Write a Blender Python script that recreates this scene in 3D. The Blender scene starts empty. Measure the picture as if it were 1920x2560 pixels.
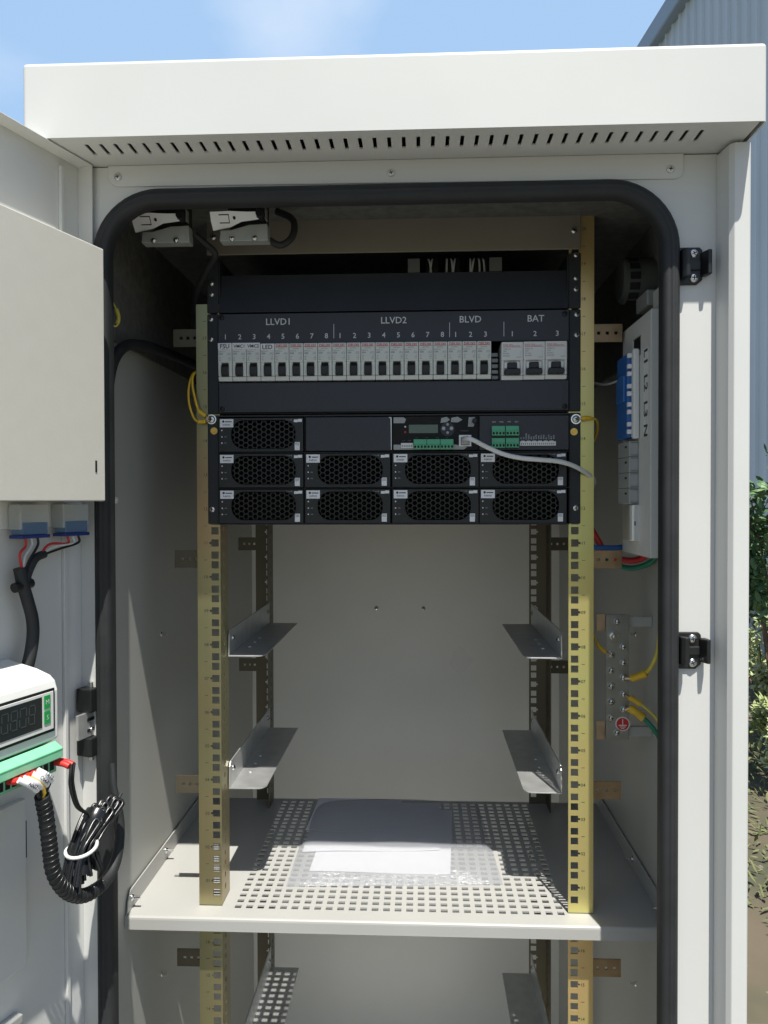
import bpy, math, random
from mathutils import Vector, Matrix
random.seed(7)
sc = bpy.context.scene
COL = sc.collection
# ------------------------------------------------------------------ units
# everything below is given in millimetres in the cabinet's own frame:
# X right, Y into the cabinet (rack face at Y=0), Z up from the shelf; ground is 900 below.
GZ = -900.0
def W(x, y, z): return Vector((x*.001, y*.001, (z-GZ)*.001))

# ------------------------------------------------------------------ camera
cam = bpy.data.objects.new('camera', bpy.data.cameras.new('camera'))
COL.objects.link(cam); sc.camera = cam
yaw, pitch, roll = 0.0462, 0.01457, 0.00227
fwd = Vector((-math.sin(yaw)*math.cos(pitch), math.cos(yaw)*math.cos(pitch), -math.sin(pitch)))
rgt = Vector((math.cos(yaw), math.sin(yaw), 0)); dwn = fwd.cross(rgt)
r2 = rgt*math.cos(roll)+dwn*math.sin(roll); d2 = -rgt*math.sin(roll)+dwn*math.cos(roll)
cam.matrix_world = Matrix.Translation(W(36, -1013, 543.9)) @ Matrix((r2, -d2, -fwd)).transposed().to_4x4()
cam.data.sensor_fit = 'HORIZONTAL'; cam.data.sensor_width = 36; cam.data.lens = 36.75
cam.data.clip_start = .02; cam.data.clip_end = 500

# ------------------------------------------------------------------ sky and sun
SUN = Vector((.27, -1.0, 2.25)).normalized()      # towards the sun
elev = math.asin(SUN.z); azim = math.atan2(SUN.x, SUN.y)
wd = bpy.data.worlds.new('World'); sc.world = wd; wd.use_nodes = True
nt = wd.node_tree; nt.nodes.clear()
out = nt.nodes.new('ShaderNodeOutputWorld'); bg = nt.nodes.new('ShaderNodeBackground')
sky = nt.nodes.new('ShaderNodeTexSky'); sky.sky_type = 'NISHITA'; sky.sun_disc = False
sky.sun_elevation = elev; sky.sun_rotation = azim; sky.air_density = 1.0; sky.dust_density = 1.0; sky.ozone_density = 1.0
tc = nt.nodes.new('ShaderNodeTexCoord'); mp = nt.nodes.new('ShaderNodeMapping')
mp.inputs['Scale'].default_value = (1.5, 1.0, 2.6); mp.inputs['Location'].default_value = (.35, .2, .1); mp.inputs['Rotation'].default_value = (0, .5, 0)
ns = nt.nodes.new('ShaderNodeTexNoise'); ns.inputs['Scale'].default_value = 1.7; ns.inputs['Detail'].default_value = 5; ns.inputs['Roughness'].default_value = .45
cr = nt.nodes.new('ShaderNodeValToRGB'); cr.color_ramp.elements[0].position = .50; cr.color_ramp.elements[1].position = .74
cr.color_ramp.elements[0].color = (3.7, 5.6, 8.3, 1); cr.color_ramp.elements[1].color = (7.4, 8.3, 9.5, 1)      # pale haze, thin cloud
sx_ = nt.nodes.new('ShaderNodeSeparateXYZ'); mr = nt.nodes.new('ShaderNodeMapRange'); mr.interpolation_type = 'SMOOTHSTEP'
mr.inputs[1].default_value = .35; mr.inputs[2].default_value = .8; mr.inputs[4].default_value = .92                # haze veil added to brighten the +Y sky only, not the fill
mx = nt.nodes.new('ShaderNodeMixRGB')
nt.links.new(tc.outputs['Generated'], mp.inputs[0]); nt.links.new(mp.outputs[0], ns.inputs['Vector'])
nt.links.new(tc.outputs['Generated'], sx_.inputs[0]); nt.links.new(sx_.outputs['Y'], mr.inputs[0])
vd = nt.nodes.new('ShaderNodeVectorMath'); vd.operation = 'DISTANCE'; vd.inputs[1].default_value = (-.10, .85, .515)
fa = nt.nodes.new('ShaderNodeMapRange'); fa.interpolation_type = 'SMOOTHSTEP'; fa.inputs[1].default_value = .02; fa.inputs[2].default_value = .22; fa.inputs[3].default_value = .165; fa.inputs[4].default_value = -.03
ad = nt.nodes.new('ShaderNodeMath'); ad.operation = 'ADD'
nt.links.new(tc.outputs['Generated'], vd.inputs[0]); nt.links.new(vd.outputs['Value'], fa.inputs[0]); nt.links.new(ns.outputs['Fac'], ad.inputs[0]); nt.links.new(fa.outputs[0], ad.inputs[1])
nt.links.new(ad.outputs[0], cr.inputs[0]); nt.links.new(cr.outputs[0], mx.inputs[2]); nt.links.new(mr.outputs[0], mx.inputs[0])
nt.links.new(sky.outputs[0], mx.inputs[1]); nt.links.new(mx.outputs[0], bg.inputs[0])
bg.inputs[1].default_value = 0.06; nt.links.new(bg.outputs[0], out.inputs[0])
sun = bpy.data.objects.new('sun', bpy.data.lights.new('sun', 'SUN')); COL.objects.link(sun)
sun.data.energy = 3.6; sun.data.angle = math.radians(.53); sun.data.color = (1, .96, .89)
sun.rotation_euler = SUN.to_track_quat('Z', 'Y').to_euler()
sc.view_settings.view_transform = 'Standard'; sc.view_settings.look = 'None'
sc.view_settings.exposure = 0.95; sc.view_settings.gamma = 1; sc.view_settings.use_curve_mapping = False
sc.cycles.max_bounces = 12; sc.cycles.diffuse_bounces = 8; sc.cycles.transparent_max_bounces = 16

# ------------------------------------------------------------------ materials
MATS = {}
def mat(name, col, rough=.5, metal=0., var=0., vscale=20., bump=0., bscale=400., spec=.5, trans=0., col2=None, detail=4, stretch=None, alpha=1., emit=None):
    m = bpy.data.materials.new(name); m.use_nodes = True; t = m.node_tree; b = t.nodes['Principled BSDF']
    b.inputs['Roughness'].default_value = rough; b.inputs['Metallic'].default_value = metal
    b.inputs['Specular IOR Level'].default_value = spec; b.inputs['Transmission Weight'].default_value = trans
    b.inputs['Alpha'].default_value = alpha
    c = (*col, 1); b.inputs['Base Color'].default_value = c
    tcn = t.nodes.new('ShaderNodeTexCoord'); src = tcn.outputs['Object']
    if stretch:
        mm = t.nodes.new('ShaderNodeMapping'); mm.inputs['Scale'].default_value = stretch; t.links.new(src, mm.inputs[0]); src = mm.outputs[0]
    if var or col2:
        n = t.nodes.new('ShaderNodeTexNoise'); n.inputs['Scale'].default_value = vscale; n.inputs['Detail'].default_value = detail
        t.links.new(src, n.inputs['Vector'])
        r = t.nodes.new('ShaderNodeValToRGB'); r.color_ramp.elements[0].position = .32; r.color_ramp.elements[1].position = .68
        if col2: r.color_ramp.elements[0].color = c; r.color_ramp.elements[1].color = (*col2, 1)
        else:
            r.color_ramp.elements[0].color = (*[max(0, k*(1-var)) for k in col], 1); r.color_ramp.elements[1].color = (*[k*(1+var) for k in col], 1)
        t.links.new(n.outputs['Fac'], r.inputs[0]); t.links.new(r.outputs[0], b.inputs['Base Color'])
        rr = t.nodes.new('ShaderNodeMapRange'); rr.inputs[3].default_value = max(.02, rough-.07); rr.inputs[4].default_value = min(1, rough+.07)
        t.links.new(n.outputs['Fac'], rr.inputs[0]); t.links.new(rr.outputs[0], b.inputs['Roughness'])
    if bump:
        n2 = t.nodes.new('ShaderNodeTexNoise'); n2.inputs['Scale'].default_value = bscale; n2.inputs['Detail'].default_value = 2
        t.links.new(src, n2.inputs['Vector']); bp = t.nodes.new('ShaderNodeBump'); bp.inputs['Strength'].default_value = bump
        bp.inputs['Distance'].default_value = .0006
        t.links.new(n2.outputs['Fac'], bp.inputs['Height']); t.links.new(bp.outputs[0], b.inputs['Normal'])
    MATS[name] = m; return m
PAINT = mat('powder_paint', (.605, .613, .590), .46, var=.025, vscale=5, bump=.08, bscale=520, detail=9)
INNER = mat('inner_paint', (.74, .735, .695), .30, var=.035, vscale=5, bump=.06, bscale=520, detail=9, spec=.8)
INNERSH = mat('inner_paint_shaded', (.43, .435, .40), .42, var=.04, vscale=4, bump=.08, bscale=520, detail=9)  # inner_paint again, darkened to hold the side walls' shade
SHELFM = mat('shelf_paint', (.40, .40, .38), .36, var=.035, vscale=5, bump=.08, bscale=520, detail=9)
CABLE = mat('glossy_black_cable', (.010, .011, .012), .26)
BOXP = mat('box_paint', (.61, .595, .53), .5, var=.012, vscale=60, bump=.12, bscale=380)
def iridesce(m, cols, scale):
    t = m.node_tree; r = [n for n in t.nodes if n.type == 'VALTORGB'][0]; e = r.color_ramp.elements
    while len(e) > 2: e.remove(e[-1])
    e[0].position = .30; e[0].color = (*cols[0], 1); e[1].position = .70; e[1].color = (*cols[-1], 1)
    for i, c in enumerate(cols[1:-1]): k = e.new(.30+.40*(i+1)/(len(cols)-1)); k.color = (*c, 1)
RUB = mat('rubber', (.017, .019, .020), .66, var=.2, vscale=40, bump=.3, bscale=300)
BLACK = mat('black_panel', (.012, .014, .016), .5, var=.12, vscale=14, bump=.35, bscale=900)
BLKP = mat('black_plastic', (.009, .0105, .0105), .42, var=.15, vscale=30)
SLATE = mat('slate_panel', (.026, .03, .038), .45, var=.1, vscale=12, bump=.35, bscale=900)
GRIL = mat('black_grille', (.008, .009, .009), .3)
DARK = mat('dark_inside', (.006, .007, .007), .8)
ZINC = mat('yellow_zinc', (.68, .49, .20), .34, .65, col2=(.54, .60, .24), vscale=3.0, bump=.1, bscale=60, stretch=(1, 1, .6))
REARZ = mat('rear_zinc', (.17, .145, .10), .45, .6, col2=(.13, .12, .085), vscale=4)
ZINCD = mat('dim_yellow_zinc', (.40, .30, .17), .36, .85, col2=(.33, .32, .19), vscale=4.5, bump=.1, bscale=60, stretch=(1, 1, .6))  # same zinc as the right rails; dim reflections put into the colour
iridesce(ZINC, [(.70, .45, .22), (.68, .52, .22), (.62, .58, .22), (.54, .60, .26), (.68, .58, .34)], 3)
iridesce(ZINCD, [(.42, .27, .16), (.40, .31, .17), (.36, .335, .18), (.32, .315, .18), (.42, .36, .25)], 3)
GALV = mat('galvanised', (.62, .63, .62), .42, .75, var=.08, vscale=50, bump=.1, bscale=200)
BARM = mat('bar_metal', (.42, .42, .39), .4, .8, var=.1, vscale=40)
STEEL = mat('screw_steel', (.72, .72, .70), .22, 1., var=.1, vscale=300)
ALU = mat('aluminium', (.70, .71, .70), .38, .9, var=.05, vscale=60, stretch=(1, 1, .05))
LEVER = mat('bright_lever', (.88, .89, .90), .35, 0., var=.03, vscale=60)  # polished metal; its bright reflection is put into a near-white colour
TABC = mat('brown_zinc', (.40, .28, .16), .4, .7, var=.2, vscale=30)
COPPER = mat('tinned_copper', (.62, .47, .33), .38, 1., var=.15, vscale=60)
BRASS = mat('brass_stud', (.70, .45, .12), .35, 1., var=.15, vscale=200)
UPSHADE = mat('upper_shade', (.12, .12, .11), .9, var=.2, vscale=90, bump=.5, bscale=250)  # shade of the dark upper interior, put into the colour
BEIGE = mat('beige_panel', (.21, .19, .15), .5, var=.06, vscale=9, bump=.25, bscale=600)
GREY = mat('breaker_grey', (.66, .68, .63), .42, var=.04, vscale=50)
GREYL = mat('light_plastic', (.70, .71, .68), .4, var=.03, vscale=50)
DKGREY = mat('dark_grey_plastic', (.09, .10, .095), .45, var=.05, vscale=60)
GREYD = mat('socket_grey', (.33, .35, .34), .45, var=.05, vscale=60)
WHITE = mat('white_label', (.78, .79, .80), .5, var=.02, vscale=90)
INKW = mat('white_ink', (.62, .64, .66), .6)
INKK = mat('black_ink', (.02, .02, .025), .6)
INKG = mat('grey_ink', (.16, .17, .16), .6)
INKR = mat('red_ink', (.55, .06, .08), .6)
GREEN = mat('terminal_green', (.10, .42, .22), .42, var=.06, vscale=90)
MINT = mat('terminal_mint', (.22, .60, .36), .42, var=.05, vscale=90)
BTN = mat('button_green', (.02, .30, .07), .4)
RED = mat('red_plastic', (.62, .035, .03), .4, var=.06, vscale=90)
YEL = mat('yellow_wire', (.72, .46, .025), .42, var=.08, vscale=80)
YELG = mat('earth_wire', (.66, .55, .08), .42, var=.08, vscale=80)
GRW = mat('green_wire', (.02, .22, .13), .42, var=.1, vscale=80)
BLUE = mat('blue_plastic', (.03, .14, .42), .4, var=.06, vscale=80)
PBLUE = mat('pale_blue_plastic', (.13, .22, .36), .35, alpha=.8)
NAVY = mat('navy_plastic', (.02, .04, .20), .4)
KEYP = mat('keypad_film', (.011, .014, .026), .35)
LCD = mat('lcd_glass', (.085, .13, .10), .2)
SCREEN = mat('dark_screen', (.02, .026, .028), .12)
SEG = mat('segment', (.055, .065, .068), .4)
CABW = mat('white_cable', (.66, .67, .65), .42, var=.03, vscale=60)
PAPER = mat('paper', (.84, .85, .88), .75, var=.015, vscale=30)
CLEAR = mat('clear_plug', (.62, .65, .64), .12, alpha=.55)
CLADM = mat('cladding', (.62, .70, .76), .5, .0, var=.05, vscale=1.2)
FLASH = mat('flashing', (.30, .38, .48), .45, .0, var=.06, vscale=3)
PLINTH = mat('plinth', (.40, .42, .38), .8, col2=(.30, .33, .27), vscale=3, bump=.5, bscale=80)
SOIL = mat('soil', (.125, .10, .065), .95, col2=(.06, .068, .038), vscale=2.2, bump=1., bscale=60, detail=10)
CONC = mat('concrete', (.15, .145, .13), .85, col2=(.11, .108, .098), vscale=3, bump=.6, bscale=160, detail=8)
BARK = mat('bark', (.13, .09, .06), .9, var=.3, vscale=30, bump=.6, bscale=80)
LEAF = mat('dark_leaf', (.065, .14, .055), .45, col2=(.11, .20, .07), vscale=5)
LEAFL = mat('pale_leaf', (.26, .34, .10), .45, col2=(.48, .50, .27), vscale=9)
STONE = mat('pebble', (.17, .155, .125), .9, var=.35, vscale=7)
# the clear document sleeve: a thin film, part see-through
FILM = bpy.data.materials.new('clear_film'); FILM.use_nodes = True
_t = FILM.node_tree; _t.nodes.clear(); _o = _t.nodes.new('ShaderNodeOutputMaterial'); _a = _t.nodes.new('ShaderNodeBsdfTransparent')
_d = _t.nodes.new('ShaderNodeBsdfDiffuse'); _d.inputs[0].default_value = (.52, .54, .58, 1); _g = _t.nodes.new('ShaderNodeBsdfGlossy'); _g.inputs['Roughness'].default_value = .22
_m1 = _t.nodes.new('ShaderNodeMixShader'); _m1.inputs[0].default_value = .24; _m2 = _t.nodes.new('ShaderNodeMixShader'); _m2.inputs[0].default_value = .07
_t.links.new(_a.outputs[0], _m1.inputs[1]); _t.links.new(_d.outputs[0], _m1.inputs[2]); _t.links.new(_m1.outputs[0], _m2.inputs[1]); _t.links.new(_g.outputs[0], _m2.inputs[2])
_n = _t.nodes.new('ShaderNodeTexNoise'); _n.inputs['Scale'].default_value = 14; _b = _t.nodes.new('ShaderNodeBump'); _b.inputs['Distance'].default_value = .004
_t.links.new(_n.outputs['Fac'], _b.inputs['Height']); _t.links.new(_b.outputs[0], _g.inputs['Normal']); _t.links.new(_m2.outputs[0], _o.inputs[0])

# ------------------------------------------------------------------ mesh helpers
def tag(o, label, cat, group=None, kind=None):
    if label: o['label'] = label
    if cat: o['category'] = cat
    if group: o['group'] = group
    if kind: o['kind'] = kind
    return o
ORG = {}
def thing(name, loc, label, cat, group=None):
    o = bpy.data.objects.new(name, None); COL.objects.link(o); o.empty_display_size = .02
    o.location = W(*loc); ORG[o.name] = Vector(loc); return tag(o, label, cat, group)
_tx = {}
def text_geo(s, bold=0):
    key = (s, bold)
    if key not in _tx:
        c = bpy.data.curves.new('t', 'FONT'); c.body = s; c.offset = bold; c.resolution_u = 2; c.size = 1
        o = bpy.data.objects.new('t', c); COL.objects.link(o)
        dg = bpy.context.evaluated_depsgraph_get(); me = bpy.data.meshes.new_from_object(o.evaluated_get(dg))
        vs = [v.co.copy() for v in me.vertices]; fs = [tuple(p.vertices) for p in me.polygons]
        bpy.data.objects.remove(o); bpy.data.curves.remove(c); bpy.data.meshes.remove(me)
        x0 = min(v.x for v in vs); x1 = max(v.x for v in vs); y0 = min(v.y for v in vs); y1 = max(v.y for v in vs)
        _tx[key] = (vs, fs, x0, x1, y0, y1)
    return _tx[key]
class MB:
    def __init__(s): s.v = []; s.f = []; s.m = []; s.sm = []; s.mi = 0; s.smooth = False
    def add(s, vs, fs, flip=False):
        b = len(s.v); s.v += [Vector(v) for v in vs]
        for f in fs:
            s.f.append(tuple(b+i for i in (reversed(f) if flip else f))); s.m.append(s.mi); s.sm.append(s.smooth)
        return s
    def box(s, x0, x1, y0, y1, z0, z1):
        v = [(x, y, z) for x in (x0, x1) for y in (y0, y1) for z in (z0, z1)]
        return s.add(v, [(0, 1, 3, 2), (4, 6, 7, 5), (0, 4, 5, 1), (2, 3, 7, 6), (0, 2, 6, 4), (1, 5, 7, 3)])
    def obox(s, o, a, b, c):
        """box from corner o with edge vectors a, b, c"""
        o, a, b, c = Vector(o), Vector(a), Vector(b), Vector(c)
        v = [o+i*a+j*b+k*c for i in (0, 1) for j in (0, 1) for k in (0, 1)]
        fl = a.cross(b).dot(c) < 0
        return s.add(v, [(0, 1, 3, 2), (4, 6, 7, 5), (0, 4, 5, 1), (2, 3, 7, 6), (0, 2, 6, 4), (1, 5, 7, 3)], fl)
    def prism(s, pts, d):
        """closed outline pts extruded by vector d"""
        n = len(pts); d = Vector(d); a = [Vector(p) for p in pts]; nn = Vector((0, 0, 0))
        for i in range(n): nn += a[i].cross(a[(i+1) % n])
        fl = nn.dot(d) > 0
        return s.add(a+[p+d for p in a], [tuple(range(n)), tuple(range(2*n-1, n-1, -1))]+[(i, i+n, (i+1) % n+n, (i+1) % n) for i in range(n)], fl)
    def cyl(s, p0, p1, r0, r1=None, seg=16, cap=True):
        p0, p1 = Vector(p0), Vector(p1); r1 = r0 if r1 is None else r1
        d = (p1-p0).normalized(); a = d.orthogonal().normalized(); b = d.cross(a)
        A = [p0+r0*(math.cos(2*math.pi*i/seg)*a+math.sin(2*math.pi*i/seg)*b) for i in range(seg)]
        B = [p1+r1*(math.cos(2*math.pi*i/seg)*a+math.sin(2*math.pi*i/seg)*b) for i in range(seg)]
        fs = [(i, (i+1) % seg, (i+1) % seg+seg, i+seg) for i in range(seg)]
        sm = s.smooth; s.smooth = True; s.add(A+B, fs); s.smooth = sm
        if cap: s.add(A, [tuple(range(seg-1, -1, -1))]); s.add(B, [tuple(range(seg))])
        return s
    def tube(s, pts, r, seg=10, sub=6, taper=None):
        P = spline(pts, sub); n = len(P); rings = []; a = None
        for i, p in enumerate(P):
            d = (P[min(i+1, n-1)]-P[max(i-1, 0)]).normalized()
            a = d.orthogonal().normalized() if a is None else (a-d*a.dot(d)).normalized()
            b = d.cross(a); rr = r if taper is None else r*taper(i/(n-1))
            rings += [p+rr*(math.cos(2*math.pi*k/seg)*a+math.sin(2*math.pi*k/seg)*b) for k in range(seg)]
        fs = [(i*seg+k, i*seg+(k+1) % seg, (i+1)*seg+(k+1) % seg, (i+1)*seg+k) for i in range(n-1) for k in range(seg)]
        sm = s.smooth; s.smooth = True; s.add(rings, fs); s.smooth = sm
        s.add(rings[:seg], [tuple(range(seg-1, -1, -1))]); s.add(rings[-seg:], [tuple(range(seg))]); return s
    def dome(s, c, axis, r, h, seg=14, rings=4):
        c = Vector(c); d = Vector(axis).normalized(); a = d.orthogonal().normalized(); b = d.cross(a); vs = []
        for j in range(rings):
            t = j/rings*math.pi/2
            vs += [c+d*h*math.sin(t)+r*math.cos(t)*(math.cos(2*math.pi*i/seg)*a+math.sin(2*math.pi*i/seg)*b) for i in range(seg)]
        vs.append(c+d*h); fs = [(j*seg+i, j*seg+(i+1) % seg, (j+1)*seg+(i+1) % seg, (j+1)*seg+i) for j in range(rings-1) for i in range(seg)]
        fs += [((rings-1)*seg+i, (rings-1)*seg+(i+1) % seg, rings*seg) for i in range(seg)]
        sm = s.smooth; s.smooth = True; s.add(vs, fs); s.smooth = sm; return s
    def plate(s, o, U, V, us, vs, holes, N):
        """sheet in the plane o+u*U+v*V with rectangular holes; N = thickness vector"""
        o, U, V, N = Vector(o), Vector(U), Vector(V), Vector(N)
        ul = sorted(set(list(us)+[round(h[0], 3) for h in holes]+[round(h[1], 3) for h in holes]))
        vl = sorted(set(list(vs)+[round(h[2], 3) for h in holes]+[round(h[3], 3) for h in holes]))
        ui = {u: i for i, u in enumerate(ul)}; vi = {v: i for i, v in enumerate(vl)}
        nu, nv = len(ul), len(vl); solid = [[True]*(nv-1) for _ in range(nu-1)]
        for h in holes:
            for i in range(ui[round(h[0], 3)], ui[round(h[1], 3)]):
                for j in range(vi[round(h[2], 3)], vi[round(h[3], 3)]): solid[i][j] = False
        vv = [o+u*U+v*V for u in ul for v in vl]; vv += [p+N for p in vv]; K = nu*nv; fs = []
        def sol(i, j): return 0 <= i < nu-1 and 0 <= j < nv-1 and solid[i][j]
        for i in range(nu-1):
            for j in range(nv-1):
                if not solid[i][j]: continue
                a, b, c, d = i*nv+j, (i+1)*nv+j, (i+1)*nv+j+1, i*nv+j+1
                fs += [(a, b, c, d), (d+K, c+K, b+K, a+K)]
                for (p, q, ni, nj) in ((a, b, i, j-1), (b, c, i+1, j), (c, d, i, j+1), (d, a, i-1, j)):
                    if not sol(ni, nj): fs.append((q, p, p+K, q+K))
        return s.add(vv, fs, U.cross(V).dot(N) > 0)
    def text(s, body, o, R, U, h, align='c', bold=0):
        """flat lettering: o anchor (baseline), R right, U up, h capital height"""
        vs, fs, x0, x1, y0, y1 = text_geo(body, bold); k = h/.69; o, R, U = Vector(o), Vector(R), Vector(U)
        off = {'c': (x0+x1)/2, 'l': x0, 'r': x1}[align]
        return s.add([o+R*((v.x-off)*k)+U*(v.y*k) for v in vs], fs)
    def quad(s, a, b, c, d): return s.add([a, b, c, d], [(0, 1, 2, 3)])
    def build(s, name, mats, parent=None, bev=0, origin=None, seg=2):
        if not isinstance(mats, (list, tuple)): mats = [mats]
        if parent is not None: og = ORG[parent.name]
        elif origin is not None: og = Vector(origin)
        else:
            og = Vector(((min(v.x for v in s.v)+max(v.x for v in s.v))/2, (min(v.y for v in s.v)+max(v.y for v in s.v))/2, min(v.z for v in s.v)))
        me = bpy.data.meshes.new(name); me.from_pydata([((v-og)*.001)[:] for v in s.v], [], s.f)
        for m in mats: me.materials.append(m)
        me.polygons.foreach_set('material_index', s.m); me.polygons.foreach_set('use_smooth', s.sm); me.update()
        o = bpy.data.objects.new(name, me); COL.objects.link(o); ORG[o.name] = og
        if parent is not None: o.parent = parent
        else: o.location = W(*og)
        if bev:
            b = o.modifiers.new('bevel', 'BEVEL'); b.width = bev*.001; b.segments = seg; b.limit_method = 'ANGLE'; b.angle_limit = math.radians(40); b.harden_normals = False
        return o
def spline(pts, sub):
    P = [Vector(p) for p in pts]
    if sub <= 1 or len(P) < 3: return P
    Q = [2*P[0]-P[1]]+P+[2*P[-1]-P[-2]]; R = []
    for i in range(1, len(Q)-2):
        a, b, c, d = Q[i-1:i+3]
        for k in range(sub):
            t = k/sub; R.append(.5*((2*b)+(c-a)*t+(2*a-5*b+4*c-d)*t*t+(3*b-a-3*c+d)*t**3))
    return R+[P[-1]]
def copy_tree(o, off, name=None):
    def rec(a, par):
        c = a.copy(); COL.objects.link(c); ORG[c.name] = ORG[a.name]
        if par is not None: c.parent = par
        for ch in list(a.children): rec(ch, c)
        return c
    r = rec(o, None); r.location = o.location+Vector(off)*.001; ORG[r.name] = ORG[o.name]+Vector(off); return r
def screw(mb, p, axis, r, h=None, washer=0, cross=True, mi=(0, 1)):
    p = Vector(p); d = Vector(axis).normalized(); h = h or r*.55
    mb.mi = mi[0]
    if washer: mb.cyl(p-d*.3, p+d*.9, washer, seg=18); p = p+d*.9
    mb.cyl(p-d*.5, p+d*.5, r, seg=16); mb.dome(p+d*.5, d, r, h)
    if cross:
        mb.mi = mi[1]; up = Vector((0, 0, 1)) if abs(d.z) < .9 else Vector((0, 1, 0)); s_ = up.cross(d).normalized()
        ang = random.uniform(-.5, .5); a = up*math.cos(ang)+s_*math.sin(ang); b = d.cross(a)
        for e, g in ((a, b), (b, a)):
            mb.obox(p+d*(.5+h*.72)-e*r*.5-g*r*.11, e*r, g*r*.22, d*h*.33)
    mb.mi = mi[0]
def rrect(x0, x1, z0, z1, r, seg=8):
    pts = []
    for cx, cz, a0 in ((x1-r, z1-r, 0), (x0+r, z1-r, 90), (x0+r, z0+r, 180), (x1-r, z0+r, 270)):
        for i in range(seg+1):
            a = math.radians(a0+90*i/seg); pts.append((cx+r*math.cos(a), cz+r*math.sin(a), math.cos(a), math.sin(a)))
    return pts
def ring_plate(mb, outer, inner, y, th):
    """plate in the XZ plane between two closed loops with equal counts, front at y"""
    n = len(inner); vs = [(a[0], y, a[1]) for a in outer]+[(a[0], y, a[1]) for a in inner]
    vs += [(a[0], y+th, a[1]) for a in outer]+[(a[0], y+th, a[1]) for a in inner]; fs = []
    for i in range(n):
        j = (i+1) % n
        fs += [(i, j, n+j, n+i)[::-1], (2*n+i, 2*n+j, 3*n+j, 3*n+i), (i, 2*n+i, 2*n+j, j)[::-1], (n+i, n+j, 3*n+j, 3*n+i)[::-1]]
    return mb.add(vs, fs, True)
def ray_to_rect(px, pz, cx, cz, x0, x1, z0, z1):
    dx, dz = px-cx, pz-cz; t = 1e9
    if dx > 1e-9: t = min(t, (x1-cx)/dx)
    if dx < -1e-9: t = min(t, (x0-cx)/dx)
    if dz > 1e-9: t = min(t, (z1-cz)/dz)
    if dz < -1e-9: t = min(t, (z0-cz)/dz)
    return (cx+dx*t, cz+dz*t)

# ================================================================== the cabinet
YF = -150                                            # front face of the frame
cab = thing('equipment_cabinet', (0, 300, GZ), 'pale grey outdoor equipment cabinet standing open under a slotted rain hood', 'cabinet')
MB().box(-376, -345, YF+2, 760, -860, 914).build('left_wall', INNERSH, cab)
MB().box(345, 376, YF+2, 760, -860, 914).build('right_wall', INNERSH, cab)
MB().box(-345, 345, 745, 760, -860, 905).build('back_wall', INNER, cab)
MB().box(-345, 345, YF+2, 745, 905, 914).build('ceiling', UPSHADE, cab)
MB().box(-344.9, -341, YF+30, 744, 742, 904.9).build('shade_lining', UPSHADE, cab); MB().box(341, 344.9, YF+30, 744, 742, 904.9).build('shade_lining', UPSHADE, cab)  # added sheets: upper walls darkened for light falloff, no real liner
MB().box(-340.9, 340.9, 738, 744.9, 742, 904.9).build('shade_lining', UPSHADE, cab)
MB().box(-345, 345, YF+2, 745, -860, -830).build('floor_pan', INNER, cab)
MB().box(-370, 370, -120, 750, GZ+5, -860.3).build('plinth', BLKP, cab)
inn = rrect(-314, 302, -780, 876, 62, 10)
loop = []
for i, a in enumerate(inn):
    loop.append(ray_to_rect(a[0], a[1], -6, 300, -357, 357, -858, 915))
# snap the nearest loop point onto each outer corner
for cxz in ((-357, -858), (-357, 915), (357, -858), (357, 915)):
    k = min(range(len(loop)), key=lambda i: (loop[i][0]-cxz[0])**2+(loop[i][1]-cxz[1])**2); loop[k] = cxz
f = MB(); ring_plate(f, loop, inn, YF, 1.8)
n = len(inn)
vs = [(a[0], YF+1.8, a[1]) for a in inn]+[(a[0], YF+3, a[1]) for a in inn]
f.add(vs, [(i, (i+1) % n, (i+1) % n+n, i+n) for i in range(n)])
f.build('front_frame', PAINT, cab)
for sx in (-1, 1):
    MB().prism([(sx*354, YF-.3, -858), (sx*357, YF-28, -858), (sx*361, YF-33, -858), (sx*375, YF-34, -858), (sx*378, YF-31, -858), (sx*378, 758, -858), (sx*376.3, 758, -858), (sx*376.3, YF-.3, -858)], (0, 0, 1771)).build('corner_post', PAINT, cab, bev=1.5)
# rubber door seal swept round the opening
g = MB(); g.smooth = True
prof = [(-2.2, YF+4), (-2.6, YF-8), (-.5, YF-13), (3.2, YF-15.2), (5.6, YF-14.2), (6.2, YF-15.4), (9.5, YF-15.8), (10.2, YF-14.6), (10.9, YF-15.2), (13.8, YF-13), (16.5, YF-8.5), (17.2, YF-.2)]
pth = rrect(-309, 297, -775, 871, 58, 12); n = len(pth); m_ = len(prof)
vs = [(a[0]+a[2]*o_, y_, a[1]+a[3]*o_) for a in pth for o_, y_ in prof]
g.add(vs, [(i*m_+k, i*m_+k+1, ((i+1) % n)*m_+k+1, ((i+1) % n)*m_+k) for i in range(n) for k in range(m_-1)])
g.build('door_seal', RUB, cab)
# hood
h = MB(); X0, X1, Y0, Y1, Z0, Z1 = -371, 377, -221, 790, 916, 993
v = [(X0, Y0, Z0), (X1, Y0, Z0), (X1, Y1, Z0), (X0, Y1, Z0), (X0, Y0, Z1), (X1, Y0, Z1), (X1, Y1, Z1+14), (X0, Y1, Z1+14)]
h.add(v, [(0, 1, 5, 4), (1, 2, 6, 5), (2, 3, 7, 6), (3, 0, 4, 7), (4, 5, 6, 7)])
ho = h.build('hood', PAINT, cab, bev=4, seg=4); ho['label'] = 'blank front hood of the cabinet'
so = ho.modifiers.new('sheet', 'SOLIDIFY'); so.thickness = .0016; so.offset = -1
sl = []
for i in range(43):
    x = -312+i*15.07; sl.append((x-2.0, x+2.0, -204, -179))
MB().plate((0, 0, 916.3), (1, 0, 0), (0, 1, 0), [-371, 371], [-219, -147], sl, (0, 0, 1.8)).build('vent_strip', PAINT, cab)
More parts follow.
